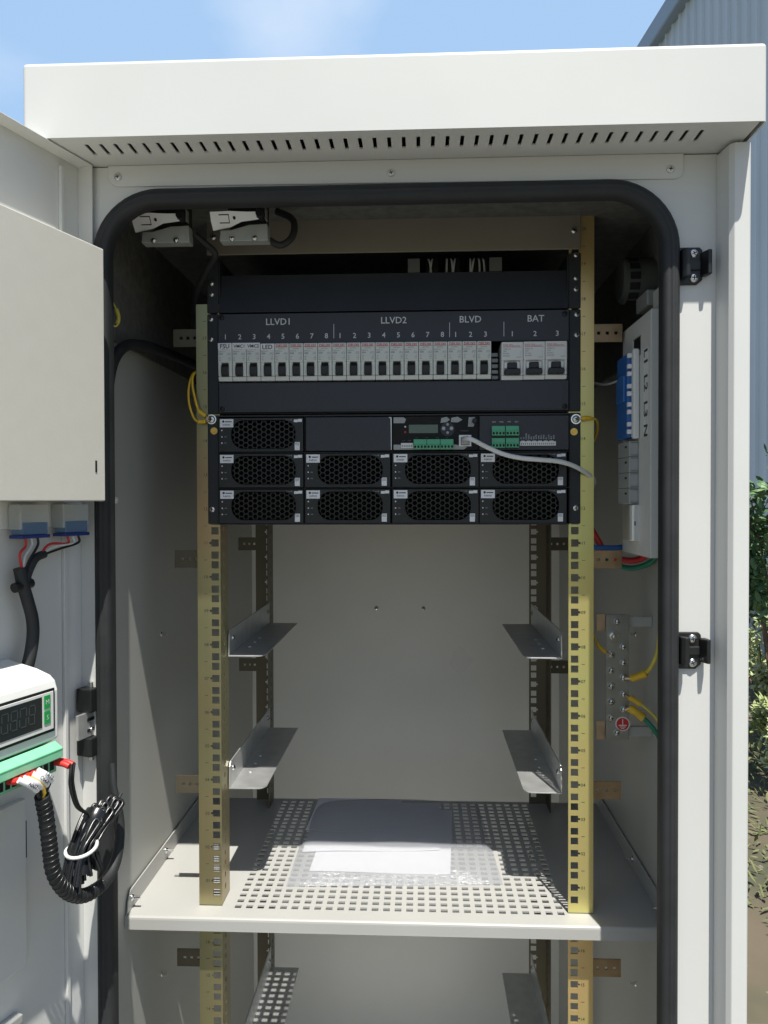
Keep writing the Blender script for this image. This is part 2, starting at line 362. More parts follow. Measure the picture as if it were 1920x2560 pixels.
MB().box(-371, 371, -146.5, 789, 914.4, 916).build('roof_deck', DARK, cab)
# trim strip under the hood
t = MB(); c_ = [(-310, 916), (-310, 902), (-305, 895.5), (-299, 893), (311, 889), (316.5, 891.5), (319, 897), (319, 916)]
t.prism([(x, YF-2.2, z) for x, z in c_], (0, 2, 0)); tr = t.build('trim_strip', PAINT, cab, bev=.5)
for x, z in ((-298.5, 903.5), (4.8, 901.5), (305, 899)):
    q = MB(); screw(q, (x, YF-2.4, z), (0, -1, 0), 4.2, 1.4); q.build('screw', [GALV, DARK], tr)
# latch catches on the right frame
def catch(z0):
    c = MB(); y = YF-.2
    c.prism([(314, y, z0-20), (333, y, z0-20), (339, y, z0-15), (339, y, z0+17), (336, y, z0+20), (314, y, z0+20)], (0, -3.2, 0))
    c.prism([(314.5, y-3, z0-14), (320, y-3, z0-14), (323, y-10, z0-14), (322.6, y-16, z0-14), (318.5, y-16.5, z0-14), (314.5, y-12, z0-14)], (0, 0, 30))
    c.prism([(336, y-2, z0-12), (343, y-2, z0-12), (344.8, y-7, z0-12), (344.8, y-16, z0-12), (340.8, y-16.5, z0-12), (338, y-8, z0-12)], (0, 0, 26))
    c.box(323.4, 337, y-5.5, y-2.9, z0-5, z0+5)
    o = c.build('latch_catch', BLKP, cab, bev=1.2)
    for zz in (z0+13, z0-13):
        q = MB(); screw(q, (329.5, y-3.4, zz), (0, -1, 0), 4.7, 2); q.build('screw', [STEEL, DARK], o)
    o['label'] = 'black two pronged catch'
catch(795); catch(381)
# bolts through the inner walls
for X, sx, pts in ((-345, 1, ((121, 348), (113, -151))), (345, -1, ((125, 351), (120, -152)))):
    for y, z in pts:
        q = MB(); screw(q, (X, y, z), (sx, 0, 0), 3.6, 2); q.cyl((X, y, z), (X+sx*9, y, z), 2, seg=10); q.build('bolt', [STEEL, DARK], cab)
for x in (-63, 43):
    q = MB(); screw(q, (x, 745, 302), (0, -1, 0), 4.6, 2.4); q.build('bolt', [STEEL, DARK], cab)
for y, z in ((-48, 545), (-61, 84), (-64, -102)):
    MB().cyl((-345, y, z), (-342.5, y, z), 4.5, 3.5, seg=14).build('plug', GREYL, cab)

# ------------------------------------------------------------------ door (open to the left); H = hinge-side rim corner
DU = Vector((-.30, -.954, 0)).normalized(); DN = Vector((-DU.y, DU.x, 0)); DH = Vector((-325, -158, 0)); ZV = Vector((0, 0, 1))
def dp(a, n_, z): return DH+DU*a+DN*n_+ZV*z
def dbox(mb, a0, a1, n0, n1, z0, z1): return mb.obox(dp(a0, n0, z0), DU*(a1-a0), DN*(n1-n0), ZV*(z1-z0))
d = MB(); dbox(d, -.8, 640, -22, -19, -850, 917)
dbox(d, -.8, 1, -19, 0, -850, 915.2); dbox(d, 638.5, 640, -19, 0, -850, 915.2)
dbox(d, 1, 638.5, -19, 0, 914, 915.4); dbox(d, 1, 638.5, -19, 0, -850, -848.5)
door = d.build('door', PAINT, cab, bev=.5)
dbox(MB(), 26, 31, -18.9, -15, -845, 905).build('stiffener', PAINT, door, bev=.8)
# hinge: two black knuckle blocks and a grey leaf between them
for z0, z1 in ((311, 337), (262, 283)): dbox(MB(), -8, 14, -16, 4, z0, z1).build('hinge_block', BLKP, door, bev=1.5)
hl = MB(); dbox(hl, -4, 26, -6, -2.5, 283.3, 310.7); hl.build('hinge_leaf', GALV, door, bev=.6)
q = MB(); q.mi = 0
for z in (339, 259): q.cyl(dp(4, -4, z-3), dp(4, -4, z+4), 2.6, seg=12)
q.mi = 1; dbox(q, -1, 12, -2.4, -2, 301, 304.5); dbox(q, -1, 12, -2.4, -2, 289, 292.5); q.mi = 0
screw(q, dp(6, -2, 291), DN, 2.2, 1.4)
q.build('hinge_pin', [STEEL, DARK], door)

# ================================================================== rack rails
U = 44.45
def rail_mesh(t, y, ztop, zbot, labels, left, facing=1, tabs=(), m=ZINC, nums=True):
    """19-inch rail: a perforated front flange with a return; the flange of the left and the right rail leaves on the same hand"""
    x0, x1 = (-255.5, -225) if left else (225.7, 257.5)
    h0 = -236.8 if left else 228.8
    holes = []
    zs = []
    z = 22.225
    k0 = int((zbot-30)//U)-1
    for k in range(k0, int(ztop//U)+2):
        for dz in (-15.9, 0, 15.9):
            zc = labels[1]+(k)*U+dz
            if zbot+6 < zc < ztop-6: zs.append((zc, dz == 0))
    for zc, c in zs:
        holes.append((h0, h0+9.5, zc-4.75, zc+4.75))
        if c: holes.append((h0-2.6, h0, zc-1.6, zc+1.6) if left else (h0+9.5, h0+12.1, zc-1.6, zc+1.6))
    b = MB(); b.plate((0, y, 0), (1, 0, 0), (0, 0, 1), [x0, x1], [zbot, ztop], holes, (0, 2*facing, 0))
    b.build('front_flange', m, t)
    s_ = MB(); xs = x1 if left else x1
    sh = [(y+facing*16, y+facing*21, zc-3.5, zc+3.5) for zc, c in zs]
    sh = [(min(a, b_), max(a, b_), c, d_) for a, b_, c, d_ in sh]
    s_.plate((xs-2.2, 0, 0), (0, 1, 0), (0, 0, 1), sorted([y+facing*2.05, y+facing*42]), [zbot, ztop], sh, (2, 0, 0))
    s_.build('side_flange', m, t)
    if nums:
        tx = MB(); lo, kk = labels[0], 0
        for k in range(k0, int(ztop//U)+2):
            zc = labels[1]+k*U; num = labels[0]+k
            if not (zbot+8 < zc < ztop-8) or num < 1: continue
            tx.text('%02d' % num, ((x0+11.5) if left else (x1-13), y-.25, zc-1.9), (1, 0, 0), (0, 0, 1), 4.0)
            tx.box((x0+9) if left else (x1-15), (x0+13) if left else (x1-11), y-.25, y-.05, zc+U/2-.25, zc+U/2+.25)
        tx.build('unit_numbers', INKK, t)
    for zc in tabs:
        tb = MB(); a, c = (-289.5, -255.8) if left else (257.8, 296)
        hx = (-279, -270, -261) if left else (266, 277, 288)
        tb.plate((0, y+12, 0), (1, 0, 0), (0, 0, 1), [a, c], [zc-11.5, zc+11.5], [(x-2, x+2, zc-2, zc+2) for x in hx], (0, 2, 0))
        tb.build('mounting_tab', TABC if m is ZINC else REARZ, t)
RT = [
 ('left', 0, 800, 12.3, (1, 1*U), True, 1, (759, 467, 167), ZINCD, 'dim yellow zinc rail with punched holes, front left above the shelf'),
 ('right', 0, 905, 12.3, (1, 1*U), False, 1, (759, 467, 167), ZINC, 'bright yellow zinc rail with punched holes, front right above the shelf'),
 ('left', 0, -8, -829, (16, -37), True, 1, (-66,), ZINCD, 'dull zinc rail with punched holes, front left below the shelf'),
 ('right', 0, -8, -829, (16, -37), False, 1, (-66,), ZINC, 'yellow zinc rail with punched holes, front right below the shelf'),
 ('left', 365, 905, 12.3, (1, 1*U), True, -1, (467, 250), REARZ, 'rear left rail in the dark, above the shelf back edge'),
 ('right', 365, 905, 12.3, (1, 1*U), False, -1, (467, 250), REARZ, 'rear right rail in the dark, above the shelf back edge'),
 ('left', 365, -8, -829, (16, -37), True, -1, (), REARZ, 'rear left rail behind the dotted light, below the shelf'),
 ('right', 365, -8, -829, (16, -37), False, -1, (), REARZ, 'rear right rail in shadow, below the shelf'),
]
for side, y, zt, zb, lab, left, fc, tabs, m, label in RT:
    t = thing('mounting_rail', (-240 if left else 241, y, zb), label, 'rack rail', 'zinc plated rack rails with square holes')
    rail_mesh(t, y, zt, zb, lab, left, fc, tabs, m, nums=(y == 0))
# ------------------------------------------------------------------ angle brackets
def bracket(sx, zl, label):
    t = thing('angle_bracket', (sx*225, 30, zl), label, 'support bracket', 'L shaped support brackets between the rails')
    xo, xi = sx*224.2, sx*174
    MB().prism([(xo, 34, zl), (xo, 318, zl), (xi, 318, zl), (xi, 46, zl), (xi+sx*4, 38, zl), (xi+sx*9, 35, zl)], (0, 0, 1.8)).build('shelf_flange', GALV, t, bev=.4)
    MB().prism([(xo, 34, zl+2), (xo, 36, zl+30), (xo, 42, zl+36), (xo, 318, zl+36), (xo, 318, zl+2)], (-sx*1.8, 0, 0)).build('side_plate', GALV, t, bev=.4)
    for y in (54, 300):
        q = MB(); screw(q, (xo-sx*1.9, y, zl+23), (-sx, 0, 0), 4, 2); q.build('screw', [STEEL, DARK], t)
    for y in (95, 130, 165):
        MB().box(min(xo-sx*14, xo-sx*18), max(xo-sx*14, xo-sx*18), y, y+5, zl+1.7, zl+3.2).build('dimple', GALV, t, bev=.8)
for zl, nm in ((333, 'upper of the two above the shelf'), (153, 'lower of the two above the shelf'), (-262, 'below the shelf')):
    for sx, sd in ((-1, 'left'), (1, 'right')):
        bracket(sx, zl, 'galvanised angle bracket on the %s rail, %s' % (sd, nm))
# ------------------------------------------------------------------ perforated shelf
sh = thing('perforated_shelf', (0, 160, -8), 'pale grey steel shelf punched with a grid of small slots', 'shelf')
hl_ = []
for i in range(29):
    for j in range(25):
        x = -208+i*15.0; y = -4+j*14.9; hl_.append((x-.1, x+8.7, y, y+8.0))
hl_.append((-314, -282, 77, 83))
sp = MB(); sp.plate((0, 0, 9), (1, 0, 0), (0, 1, 0), [-343.5, 343.5], [-27, 372], hl_, (0, 0, 2)); sp.build('shelf_top', SHELFM, sh)
lp = MB(); lp.prism([(-343.5, -27.1, 11), (-343.5, -29, 10.6), (-343.5, -30.2, 9.2), (-343.5, -30.6, 7), (-343.5, -30.6, -6), (-343.5, -28.8, -6), (-343.5, -28.8, 8.8), (-343.5, -27.1, 9)], (687, 0, 0)); lp.build('front_lip', SHELFM, sh)
MB().prism([(-343.3, 372.2, 11), (-343.3, 374, 11), (-343.3, 374, -6), (-343.3, 372.2, -6)], (686.6, 0, 0)).build('rear_lip', PAINT, sh)
for sx in (-1, 1):
    s_ = MB(); s_.prism([(sx*343.4, -27, 11.1), (sx*343.4, -24, 26), (sx*343.4, -14, 37), (sx*343.4, 345, 37), (sx*343.4, 345, 11.1)], (-sx*1.8, 0, 0)); s_.build('side_flange', SHELFM, sh, bev=.5)
    for y in (-12, 125):
        q = MB(); screw(q, (sx*341.4, y, 26.5), (-sx, 0, 0), 3.8, 2, washer=5); q.cyl((sx*341.4, y, 26.5), (sx*330, y, 26.5), 1.9, seg=10); q.build('screw', [STEEL, DARK], sh)
# ------------------------------------------------------------------ papers in a clear sleeve
def sheet(pts4, nx, ny, zf, th):
    """gently waved sheet over a quad (front-left, front-right, back-right, back-left)"""
    a, b, c, d_ = [Vector((p[0], p[1], 0)) for p in pts4]; vs = []
    for j in range(ny+1):
        for i in range(nx+1):
            s1, s2 = i/nx, j/ny; p = (a*(1-s1)+b*s1)*(1-s2)+(d_*(1-s1)+c*s1)*s2; vs.append((p.x, p.y, zf(s1, s2)))
    m = MB(); m.smooth = True
    fs = [(j*(nx+1)+i, j*(nx+1)+i+1, (j+1)*(nx+1)+i+1, (j+1)*(nx+1)+i) for j in range(ny) for i in range(nx)]
    K = len(vs); vs2 = [(x, y, z-th) for x, y, z in vs]; m.add(vs+vs2, fs+[tuple(k+K for k in reversed(f)) for f in fs])
    edge = [(i, i+1) for i in range(nx)]+[((j)*(nx+1)+nx, (j+1)*(nx+1)+nx) for j in range(ny)]+[(ny*(nx+1)+i+1, ny*(nx+1)+i) for i in range(nx)]+[((j+1)*(nx+1), j*(nx+1)) for j in range(ny)]
    m.smooth = False; b0 = 0
    m.add(vs+vs2, [(q_, p_, p_+K, q_+K) for p_, q_ in edge]); return m
S = math.sin
p_ = sheet([(-124, 99), (78, 99), (90, 330), (-118, 340)], 12, 12, lambda a, b: 12+.8*S(a*5+1)*(1-b), .3).build('paper_sheet', PAPER)
tag(p_, 'white sheet of paper lowest in the clear sleeve', 'paper', 'loose papers on the shelf')
p_ = sheet([(-143, 157), (64, 172), (68, 352), (-142, 362)], 16, 12, lambda a, b: 13.6+1.3*S(a*6.5)*(1-b)**2, .4).build('paper_sheet', PAPER)
tag(p_, 'wide white folded sheet with a wavy front edge, in the middle of the sleeve', 'paper', 'loose papers on the shelf')
p_ = sheet([(-148, 226), (-2, 230), (3, 366), (-145, 366)], 14, 10, lambda a, b: 15.6+3*max(0, S(a*9-5.2))*(1-b)**3, .4).build('paper_sheet', PAPER)
tag(p_, 'smaller white sheet with a lifted corner, uppermost at the back of the sleeve', 'paper', 'loose papers on the shelf')
def zb(a, b):
    e = 4*a*(1-a)*4*b*(1-b); return 11.8+8.6*min(1, e*7)+1.0*S(a*11+b*5)*e+.8*S(b*17+a*3)*e
fm = sheet([(-150, 54), (150, 72), (136, 366), (-152, 366)], 30, 26, zb, .25).build('document_sleeve', FILM)
tag(fm, 'clear crinkled plastic sleeve holding white papers on the slotted shelf', 'plastic sleeve')
sr = fm
MB().tube([(-150, 76, 13.4), (-40, 76, 16.5), (60, 80, 17), (117, 86, 14.5)], .9, 6).build('sleeve_seam', FILM, fm)

# ================================================================== rack equipment
def panel_screws(par, pts, r=3.6, y=-3, washer=0, name='screw'):
    for x, z in pts:
        q = MB(); screw(q, (x, y, z), (0, -1, 0), r, washer=washer); q.build(name, [STEEL, DARK], par)
# beige filler at the top
t = thing('filler_panel', (0, -3, 862), 'plain beige filler panel at the top of the rack', 'filler panel')
MB().box(-240.5, 240.5, -3, -.2, 862.5, 919).build('plate', BEIGE, t, bev=1.2)
panel_screws(t, [(231.5, 886), (-231.5, 886)], 4.4)
# the distribution chassis (ears + recess) that carries the breakers
ch = thing('distribution_chassis', (0, 0, 657), 'black distribution chassis framing the row of breakers', 'rack chassis')
for s0, s1, z0, z1 in ((225.4, 240.3, 788, 858), (225.4, 240.3, 657, 786.5)):
    for sx in (-1, 1): MB().box(min(sx*s0, sx*s1), max(sx*s0, sx*s1), -2.6, -.3, z0, z1).build('mounting_ear', BLACK, ch, bev=1.5)
c = MB(); c.box(-225.2, -223.6, 0, 330, 657, 858); c.box(223.6, 225.2, 0, 330, 657, 858); c.box(-223.5, 223.5, 0, 330, 657, 658.5); c.box(-223.5, 223.5, 300, 301.5, 658.6, 858); c.box(-223.5, 223.5, 60, 300, 786, 787.5)
c.box(-223.5, 223.5, 100, 101.5, 788, 858)
c.build('chassis_body', BLACK, ch)
panel_screws(ch, [(sx*234, z) for sx in (-1, 1) for z in (855, 826, 812)], 3.4, -2.8)
panel_screws(ch, [(sx*235, z) for sx in (-1, 1) for z in (780, 754)], 3.6, -2.8)
# blank slate panel
MB().prism([(-224.4, -3, 788), (-224.4, 8, 839), (-224.4, 10, 839), (-224.4, -1, 788)], (449, 0, 0)).build('blank_panel', SLATE, ch, bev=.4)
# lettered panel
t = MB().box(-224.8, 224.8, -6, -3.5, 746.6, 785.5).build('lettered_panel', SLATE, ch, bev=.5)
t['label'] = 'dark panel lettered LLVD1, LLVD2, BLVD and BAT'
L = MB(); Y = -6.25
for s_, x, in (('LLVD1', -147), ('LLVD2', 2.6), ('BLVD', 100.3), ('BAT', 183.1)): L.text(s_, (x, Y, 770.8), (1, 0, 0), (0, 0, 1), 8.2, 'c', .008)
for i in range(8): L.text(str(i+1), (-215.4+i*18.75, Y, 752.8), (1, 0, 0), (0, 0, 1), 6.4, 'c', .010)
for i in range(8): L.text(str(i+1), (-66.6+i*18.75, Y, 752.8), (1, 0, 0), (0, 0, 1), 6.4, 'c', .010)
for i, x in enumerate((81.5, 100.5, 119.4)): L.text(str(i+1), (x, Y, 752.5), (1, 0, 0), (0, 0, 1), 6.4, 'c', .010)
for i, x in enumerate((153.3, 182, 210)): L.text(str(i+1), (x, Y, 752.5), (1, 0, 0), (0, 0, 1), 6.4, 'c', .010)
for x in (-74.6, 73.8, 142.7): L.quad((x-.35, Y, 752.5), (x+.35, Y, 752.5), (x+.35, Y, 771), (x-.35, Y, 771))
L.build('lettering', INKW, t)
for x, z in ((-220, 781), (219.5, 780)):
    q = MB(); screw(q, (x, -6.2, z), (0, -1, 0), 3.4); q.build('screw', [BLKP, DARK], t)
# lower blank panel
t = MB().box(-224.4, 224.4, -6, -3.5, 658.5, 696.5).build('blank_panel', SLATE, ch, bev=.5)
MB().box(-214, 224, -6.5, -6.05, 661, 695).build('overlay', SLATE, t, bev=.2)
for x, z in ((-220, 663), (219.5, 663)):
    q = MB(); screw(q, (x, -6.6, z), (0, -1, 0), 3.2); q.build('screw', [BLKP, DARK], t)
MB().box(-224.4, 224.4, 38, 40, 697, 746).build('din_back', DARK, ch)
q = MB()
for k in range(5): q.box(128.5, 136.5, 6+k, 38, 700+k*7.5, 704.5+k*7.5)
q.build('din_rail_stub', GREYD, ch)
# ------------------------------------------------------------------ breakers
def small_breaker(x):
    t = thing('circuit_breaker', (x+9, -8, 699), None, 'circuit breaker', 'narrow grey breakers in the row')
    b = MB()
    b.prism([(x+.25, -11, 722), (x+.25, -11, 746), (x+.25, 37, 746), (x+.25, 37, 698.6), (x+.25, -8.5, 698.6), (x+.25, -9.5, 704), (x+.25, -6.5, 704.6), (x+.25, -6.5, 721)], (17.9, 0, 0))
    for a in (x+.25, x+13.8): b.prism([(a, -6.4, 704), (a, -9.5, 705), (a, -10.6, 721.9), (a, -6.4, 721.9)], (4.35, 0, 0))
    b.build('body', GREY, t, bev=.7)
    g_ = MB(); g_.prism([(x+4.4, -5, 720.4), (x+4.4, -10.5, 720.8), (x+4.4, -13.8, 716), (x+4.4, -13.4, 706.5), (x+4.4, -11, 704.2), (x+4.4, -5, 704.2)], (9.6, 0, 0)); g_.build('toggle', BLKP, t, bev=1.3)
    k = MB(); k.mi = 0; k.text('DELIXI', (x+9, -11.2, 741.2), (1, 0, 0), (0, 0, 1), 3.3, 'c', .02); k.quad((x+1.2, -11.15, 740.9), (x+17, -11.15, 740.9), (x+17, -11.15, 741.4), (x+1.2, -11.15, 741.4))
    k.mi = 1; k.text('ELECTRIC', (x+9, -11.2, 738.4), (1, 0, 0), (0, 0, 1), 1.3)
    k.text('DZ47s-63', (x+1.4, -11.2, 735.4), (1, 0, 0), (0, 0, 1), 1.4, 'l'); k.text('63A', (x+1.6, -11.2, 732.2), (1, 0, 0), (0, 0, 1), 2.1, 'l', .02)
    k.text('(C)', (x+16.6, -11.2, 732.0), (1, 0, 0), (0, 0, 1), 2.4, 'r')
    for j in range(3): k.text(('2000', 'GB', '6000')[j], (x+1.6, -11.2, 728.6-j*2.1), (1, 0, 0), (0, 0, 1), 1.0, 'l'); k.text(('IEC', '60898', 'CCC')[j], (x+16.6, -11.2, 728.6-j*2.1), (1, 0, 0), (0, 0, 1), 1.0, 'r')
    k.build('print', [INKR, INKG], t); return t
bk = small_breaker(-224.2); PITCH = 18.46
names = ['LLVD1 number %d' % (i+1) for i in range(8)]+['LLVD2 number %d' % (i+1) for i in range(8)]+['BLVD number %d' % (i+1) for i in range(3)]
stick = ['FSU', 'VMC1', 'VMC2', 'LED']
allb = [bk]+[copy_tree(bk, (PITCH*i, 0, 0)) for i in range(1, 19)]
for i, o in enumerate(allb):
    if i < 4:
        o['label'] = 'narrow grey breaker with the white sticker reading %s' % stick[i]
        x = -224.2+PITCH*i; z0 = 739 if i != 3 else 737.5
        s_ = MB(); s_.box(x+(.4 if i != 2 else 0), x+(18 if i != 1 else 18.4), -11.7, -11.1, z0, 747 if i != 3 else 745.6); st = s_.build('name_sticker', WHITE, o)
        hgt = 5.4 if i in (0, 3) else 4.0
        MB().text(stick[i], (x+9.2, -11.95, z0+(1.2 if i in (0, 3) else 1.8)), (1, 0, 0), (0, 0, 1), hgt, 'c', .012).build('sticker_text', INKK, st)
    else: o['label'] = 'narrow grey breaker with red brand print, under %s' % names[i]
def big_breaker(x):
    t = thing('circuit_breaker', (x+13.7, -8, 697), None, 'circuit breaker', 'wide battery breakers at the right end')
    b = MB(); b.prism([(x+.2, -11, 721.5), (x+.2, -11, 744.5), (x+.2, 37, 744.5), (x+.2, 37, 696.8), (x+.2, -8.5, 696.8), (x+.2, -9.5, 702), (x+.2, -6.5, 703), (x+.2, -6.5, 720.5)], (27.1, 0, 0))
    for a, w in ((x+.2, 3.2), (x+24.1, 3.2)): b.prism([(a, -6.4, 702), (a, -9.5, 703), (a, -10.6, 721.4), (a, -6.4, 721.4)], (w, 0, 0))
    b.build('body', GREYL, t, bev=.8)
    g_ = MB(); g_.box(x+8, x+19.4, -12, -5, 710.5, 718.6)
    g_.prism([(x+4, -8, 703.2), (x+23.4, -8, 703.2), (x+24, -8, 706), (x+22.6, -8, 710.6), (x+4.8, -8, 710.6), (x+3.4, -8, 706)], (0, -6.5, 0)); g_.build('toggle', BLKP, t, bev=1)
    g_ = MB(); g_.box(x+4, x+7.6, -9, -6.4, 711.2, 719); g_.box(x+19.8, x+23.4, -9, -6.4, 711.2, 719); g_.build('toggle_guard', WHITE, t, bev=.5)
    k = MB(); k.mi = 0; k.text('DELIXI', (x+2.2, -11.2, 738.6), (1, 0, 0), (0, 0, 1), 2.9, 'l'); k.text('ELECTRIC', (x+14.4, -11.2, 738.6), (1, 0, 0), (0, 0, 1), 1.5, 'l')
    k.quad((x+2, -11.15, 737.7), (x+25.6, -11.15, 737.7), (x+25.6, -11.15, 738.1), (x+2, -11.15, 738.1))
    k.mi = 1
    for j, s_ in enumerate(('HDBE-125', '100A', 'DC250V', 'IEC60947')): k.text(s_, (x+2.4, -11.2, 734.6-j*2.9), (1, 0, 0), (0, 0, 1), 1.5, 'l')
    for j in range(2): k.text('-/-', (x+25, -11.2, 731-j*3), (1, 0, 0), (0, 0, 1), 1.5, 'r')
    k.text('CCC', (x+25, -11.2, 724), (1, 0, 0), (0, 0, 1), 1.9, 'r')
    k.build('print', [INKR, INKG], t); return t
bb = big_breaker(139.0); al = [bb, copy_tree(bb, (27.6, 0, .3)), copy_tree(bb, (55.2, 0, .6))]
for i, o in enumerate(al): o['label'] = 'wide grey battery breaker under BAT number %d' % (i+1)

# ------------------------------------------------------------------ rectifier subrack
sr = thing('power_subrack', (0, 0, 513), 'black subrack of three rows holding the rectifier modules', 'subrack')
MB().box(-240.5, -225.6, -2.6, -.3, 514, 655).build('mounting_ear', BLACK, sr, bev=2); MB().box(225.6, 240.3, -2.6, -.3, 514, 655).build('mounting_ear', BLACK, sr, bev=2)
c = MB(); c.box(-225.4, 225.6, -7, 320, 652.6, 654.6); c.box(-225.4, 225.6, -5, 320, 605.6, 606.8); c.box(-225.4, 225.6, -5, 320, 559.6, 560.8); c.box(-225.4, 225.6, -7, 320, 513, 514.6)
c.box(-225.5, -224.9, -6, 320, 514.6, 652.6); c.box(225, 225.6, -6, 320, 514.6, 652.6); c.box(-224.9, 225, 318, 320, 514.6, 652.6)
for x in (-113, 0, 111.2):
    for z0, z1 in ((561, 605.4), (514.8, 559.4)): c.box(x-.5, x+.5, -5, 318, z0, z1)
for x in (-112.6, .1, 110.8): c.box(x-.4, x+.4, -5, 318, 607, 652.4)
c.build('shell', BLACK, sr, bev=.4)
panel_screws(sr, [(-235, 650), (234.2, 647)], 5, -2.8, washer=6.4, name='ground_screw')
panel_screws(sr, [(-234.5, 533), (233.7, 534)], 3.8, -2.8)
for x, z in ((-231.8, 635), (231.8, 631)):
    q = MB(); q.cyl((x, -3.4, z), (x, -2.5, z), 4.6, seg=18); q.cyl((x, -5, z), (x, -3.4, z), 2.2, seg=12); q.build('ground_stud', BRASS, sr)
def stadium(cx, cz, w, hh, n):
    pts = []; r = hh*.5*.9; hw = w/2; h2 = hh/2
    for a in rrect(cx-hw, cx+hw, cz-h2, cz+h2, r, n//4-1): pts.append((a[0], a[1]))
    return pts
def rectifier(x, z):
    """module with its lower left front corner at x, z"""
    t = thing('rectifier_module', (x+55, -5, z), None, 'rectifier module', 'black rectifier modules with honeycomb grilles')
    w_, h_ = 109.6, 43.2; y = -7.5; gx, gz = x+58, z+22; gw, gh = 84, 37
    st = stadium(gx, gz, gw, gh, 40); ol = [ray_to_rect(a[0], a[1], gx, gz, x, x+w_, z, z+h_) for a in st]
    for cxz in ((x, z), (x, z+h_), (x+w_, z), (x+w_, z+h_)):
        k = min(range(len(ol)), key=lambda i: (ol[i][0]-cxz[0])**2+(ol[i][1]-cxz[1])**2); ol[k] = cxz
    f_ = MB(); ring_plate(f_, ol, st, y, 2.5)
    for a in ((x, x+.8, y+2.5, 60, z, z+h_), (x+w_-.8, x+w_, y+2.5, 60, z, z+h_), (x+.8, x+w_-.8, y+2.5, 60, z, z+.8), (x+.8, x+w_-.8, y+2.5, 60, z+h_-.8, z+h_)): f_.box(*a)
    f_.build('face_plate', BLKP, t)
    hx = MB(); sd = 3.95; r_out = sd*.985; r_in = sd*.82
    for i in range(-8, 9):
        for j in range(-4, 5):
            cx = gx+i*1.5*sd; cz = gz+(j+(.5 if i % 2 else 0))*math.sqrt(3)*sd
            ax = max(0, abs(cx-gx)-(gw/2-gh/2)); 
            if math.hypot(ax, cz-gz) > gh/2+1.2: continue
            A = [(cx+r_out*math.cos(math.pi/3*k), y+2.6, cz+r_out*math.sin(math.pi/3*k)) for k in range(6)]
            B = [(cx+r_in*math.cos(math.pi/3*k), y+2.6, cz+r_in*math.sin(math.pi/3*k)) for k in range(6)]
            Cc = [(p[0], y+6, p[2]) for p in B]
            hx.add(A+B+Cc, [(k, 6+k, 6+(k+1) % 6, (k+1) % 6)[::-1] for k in range(6)]+[(6+k, 12+k, 12+(k+1) % 6, 6+(k+1) % 6)[::-1] for k in range(6)], True)
    hx.build('honeycomb_grille', GRIL, t)
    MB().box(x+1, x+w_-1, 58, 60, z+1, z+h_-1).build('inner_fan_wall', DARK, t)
    # rounded lip round the grille
    st2 = stadium(gx, gz, gw+2.4, gh+2.4, 40); lp_ = MB(); ring_plate(lp_, st2, st, y-.5, .45); lp_.build('grille_rim', BLKP, t)
    s_ = MB(); s_.box(x+1.5, x+19, y-.85, y-.02, z+31.5, z+42); a = s_.build('type_sticker', WHITE, t)
    k = MB(); k.cyl((x+6, y-.86, z+38.9), (x+6, y-1, z+38.9), 1.5, seg=14)
    k.quad((x+8.4, y-.95, z+38), (x+17, y-.95, z+38), (x+17, y-.95, z+39.2), (x+8.4, y-.95, z+39.2))
    k.text('R48500', (x+10.2, y-.95, z+33.6), (1, 0, 0), (0, 0, 1), 2.2); k.build('sticker_print', INKK, a)
    s_ = MB(); s_.box(x+97.6, x+102.8, y-.3, y-.02, z+37.6, z+41.0); s_.box(x+102.9, x+108.2, y-.4, y-.02, z+38.0, z+41.6); s_.build('warranty_sticker', WHITE, t)
    s_ = MB(); s_.box(x+98.6, x+105.2, y-.3, y-.02, z+1.6, z+12.0); a = s_.build('serial_sticker', WHITE, t)
    k = MB()
    for j in range(4): k.quad((x+99.3, y-.4, z+8+j*.9), (x+104.4, y-.4, z+8+j*.9), (x+104.4, y-.4, z+8.35+j*.9), (x+99.3, y-.4, z+8.35+j*.9))
    k.build('serial_print', INKG, a)
    k = MB()
    for zz in (27.6, 19.2, 11.2): k.dome((x+3.8, y, z+zz), (0, -1, 0), 1.0, .6, 10, 3)
    k.build('indicator', GREYL, t)
    k = MB()
    for zz in (18.6, 10.6): k.quad((x+7, y-.2, z+zz), (x+10, y-.2, z+zz), (x+10, y-.2, z+zz+1.2), (x+7, y-.2, z+zz+1.2))
    k.quad((x+88, y-.2, z+40.2), (x+95, y-.2, z+40.2), (x+95, y-.2, z+41), (x+88, y-.2, z+41)); k.quad((x+87.4, y-.2, z+39.6), (x+89, y-.2, z+39.6), (x+89, y-.2, z+41.8), (x+87.4, y-.2, z+41.8)); k.quad((x+94, y-.2, z+39.6), (x+95.4, y-.2, z+39.6), (x+95.4, y-.2, z+41.8), (x+94, y-.2, z+41.8))
    k.build('legend', INKG, t); return t
CX = (-224.2, -112.0, .6, 112.0); RZ = (607.6, 561.4, 515.2)
r0 = rectifier(CX[0], RZ[0])
ordc = ('leftmost', 'second from the left', 'third from the left', 'rightmost')
r0['label'] = 'black rectifier module with honeycomb grille, the only one in the top row'
for ri in (1, 2):
    for ci in range(4):
        o = copy_tree(r0, (CX[ci]-CX[0], 0, RZ[ri]-RZ[0])); o['label'] = 'black rectifier module with honeycomb grille, %s in the %s row' % (ordc[ci], ('middle', 'bottom')[ri-1])
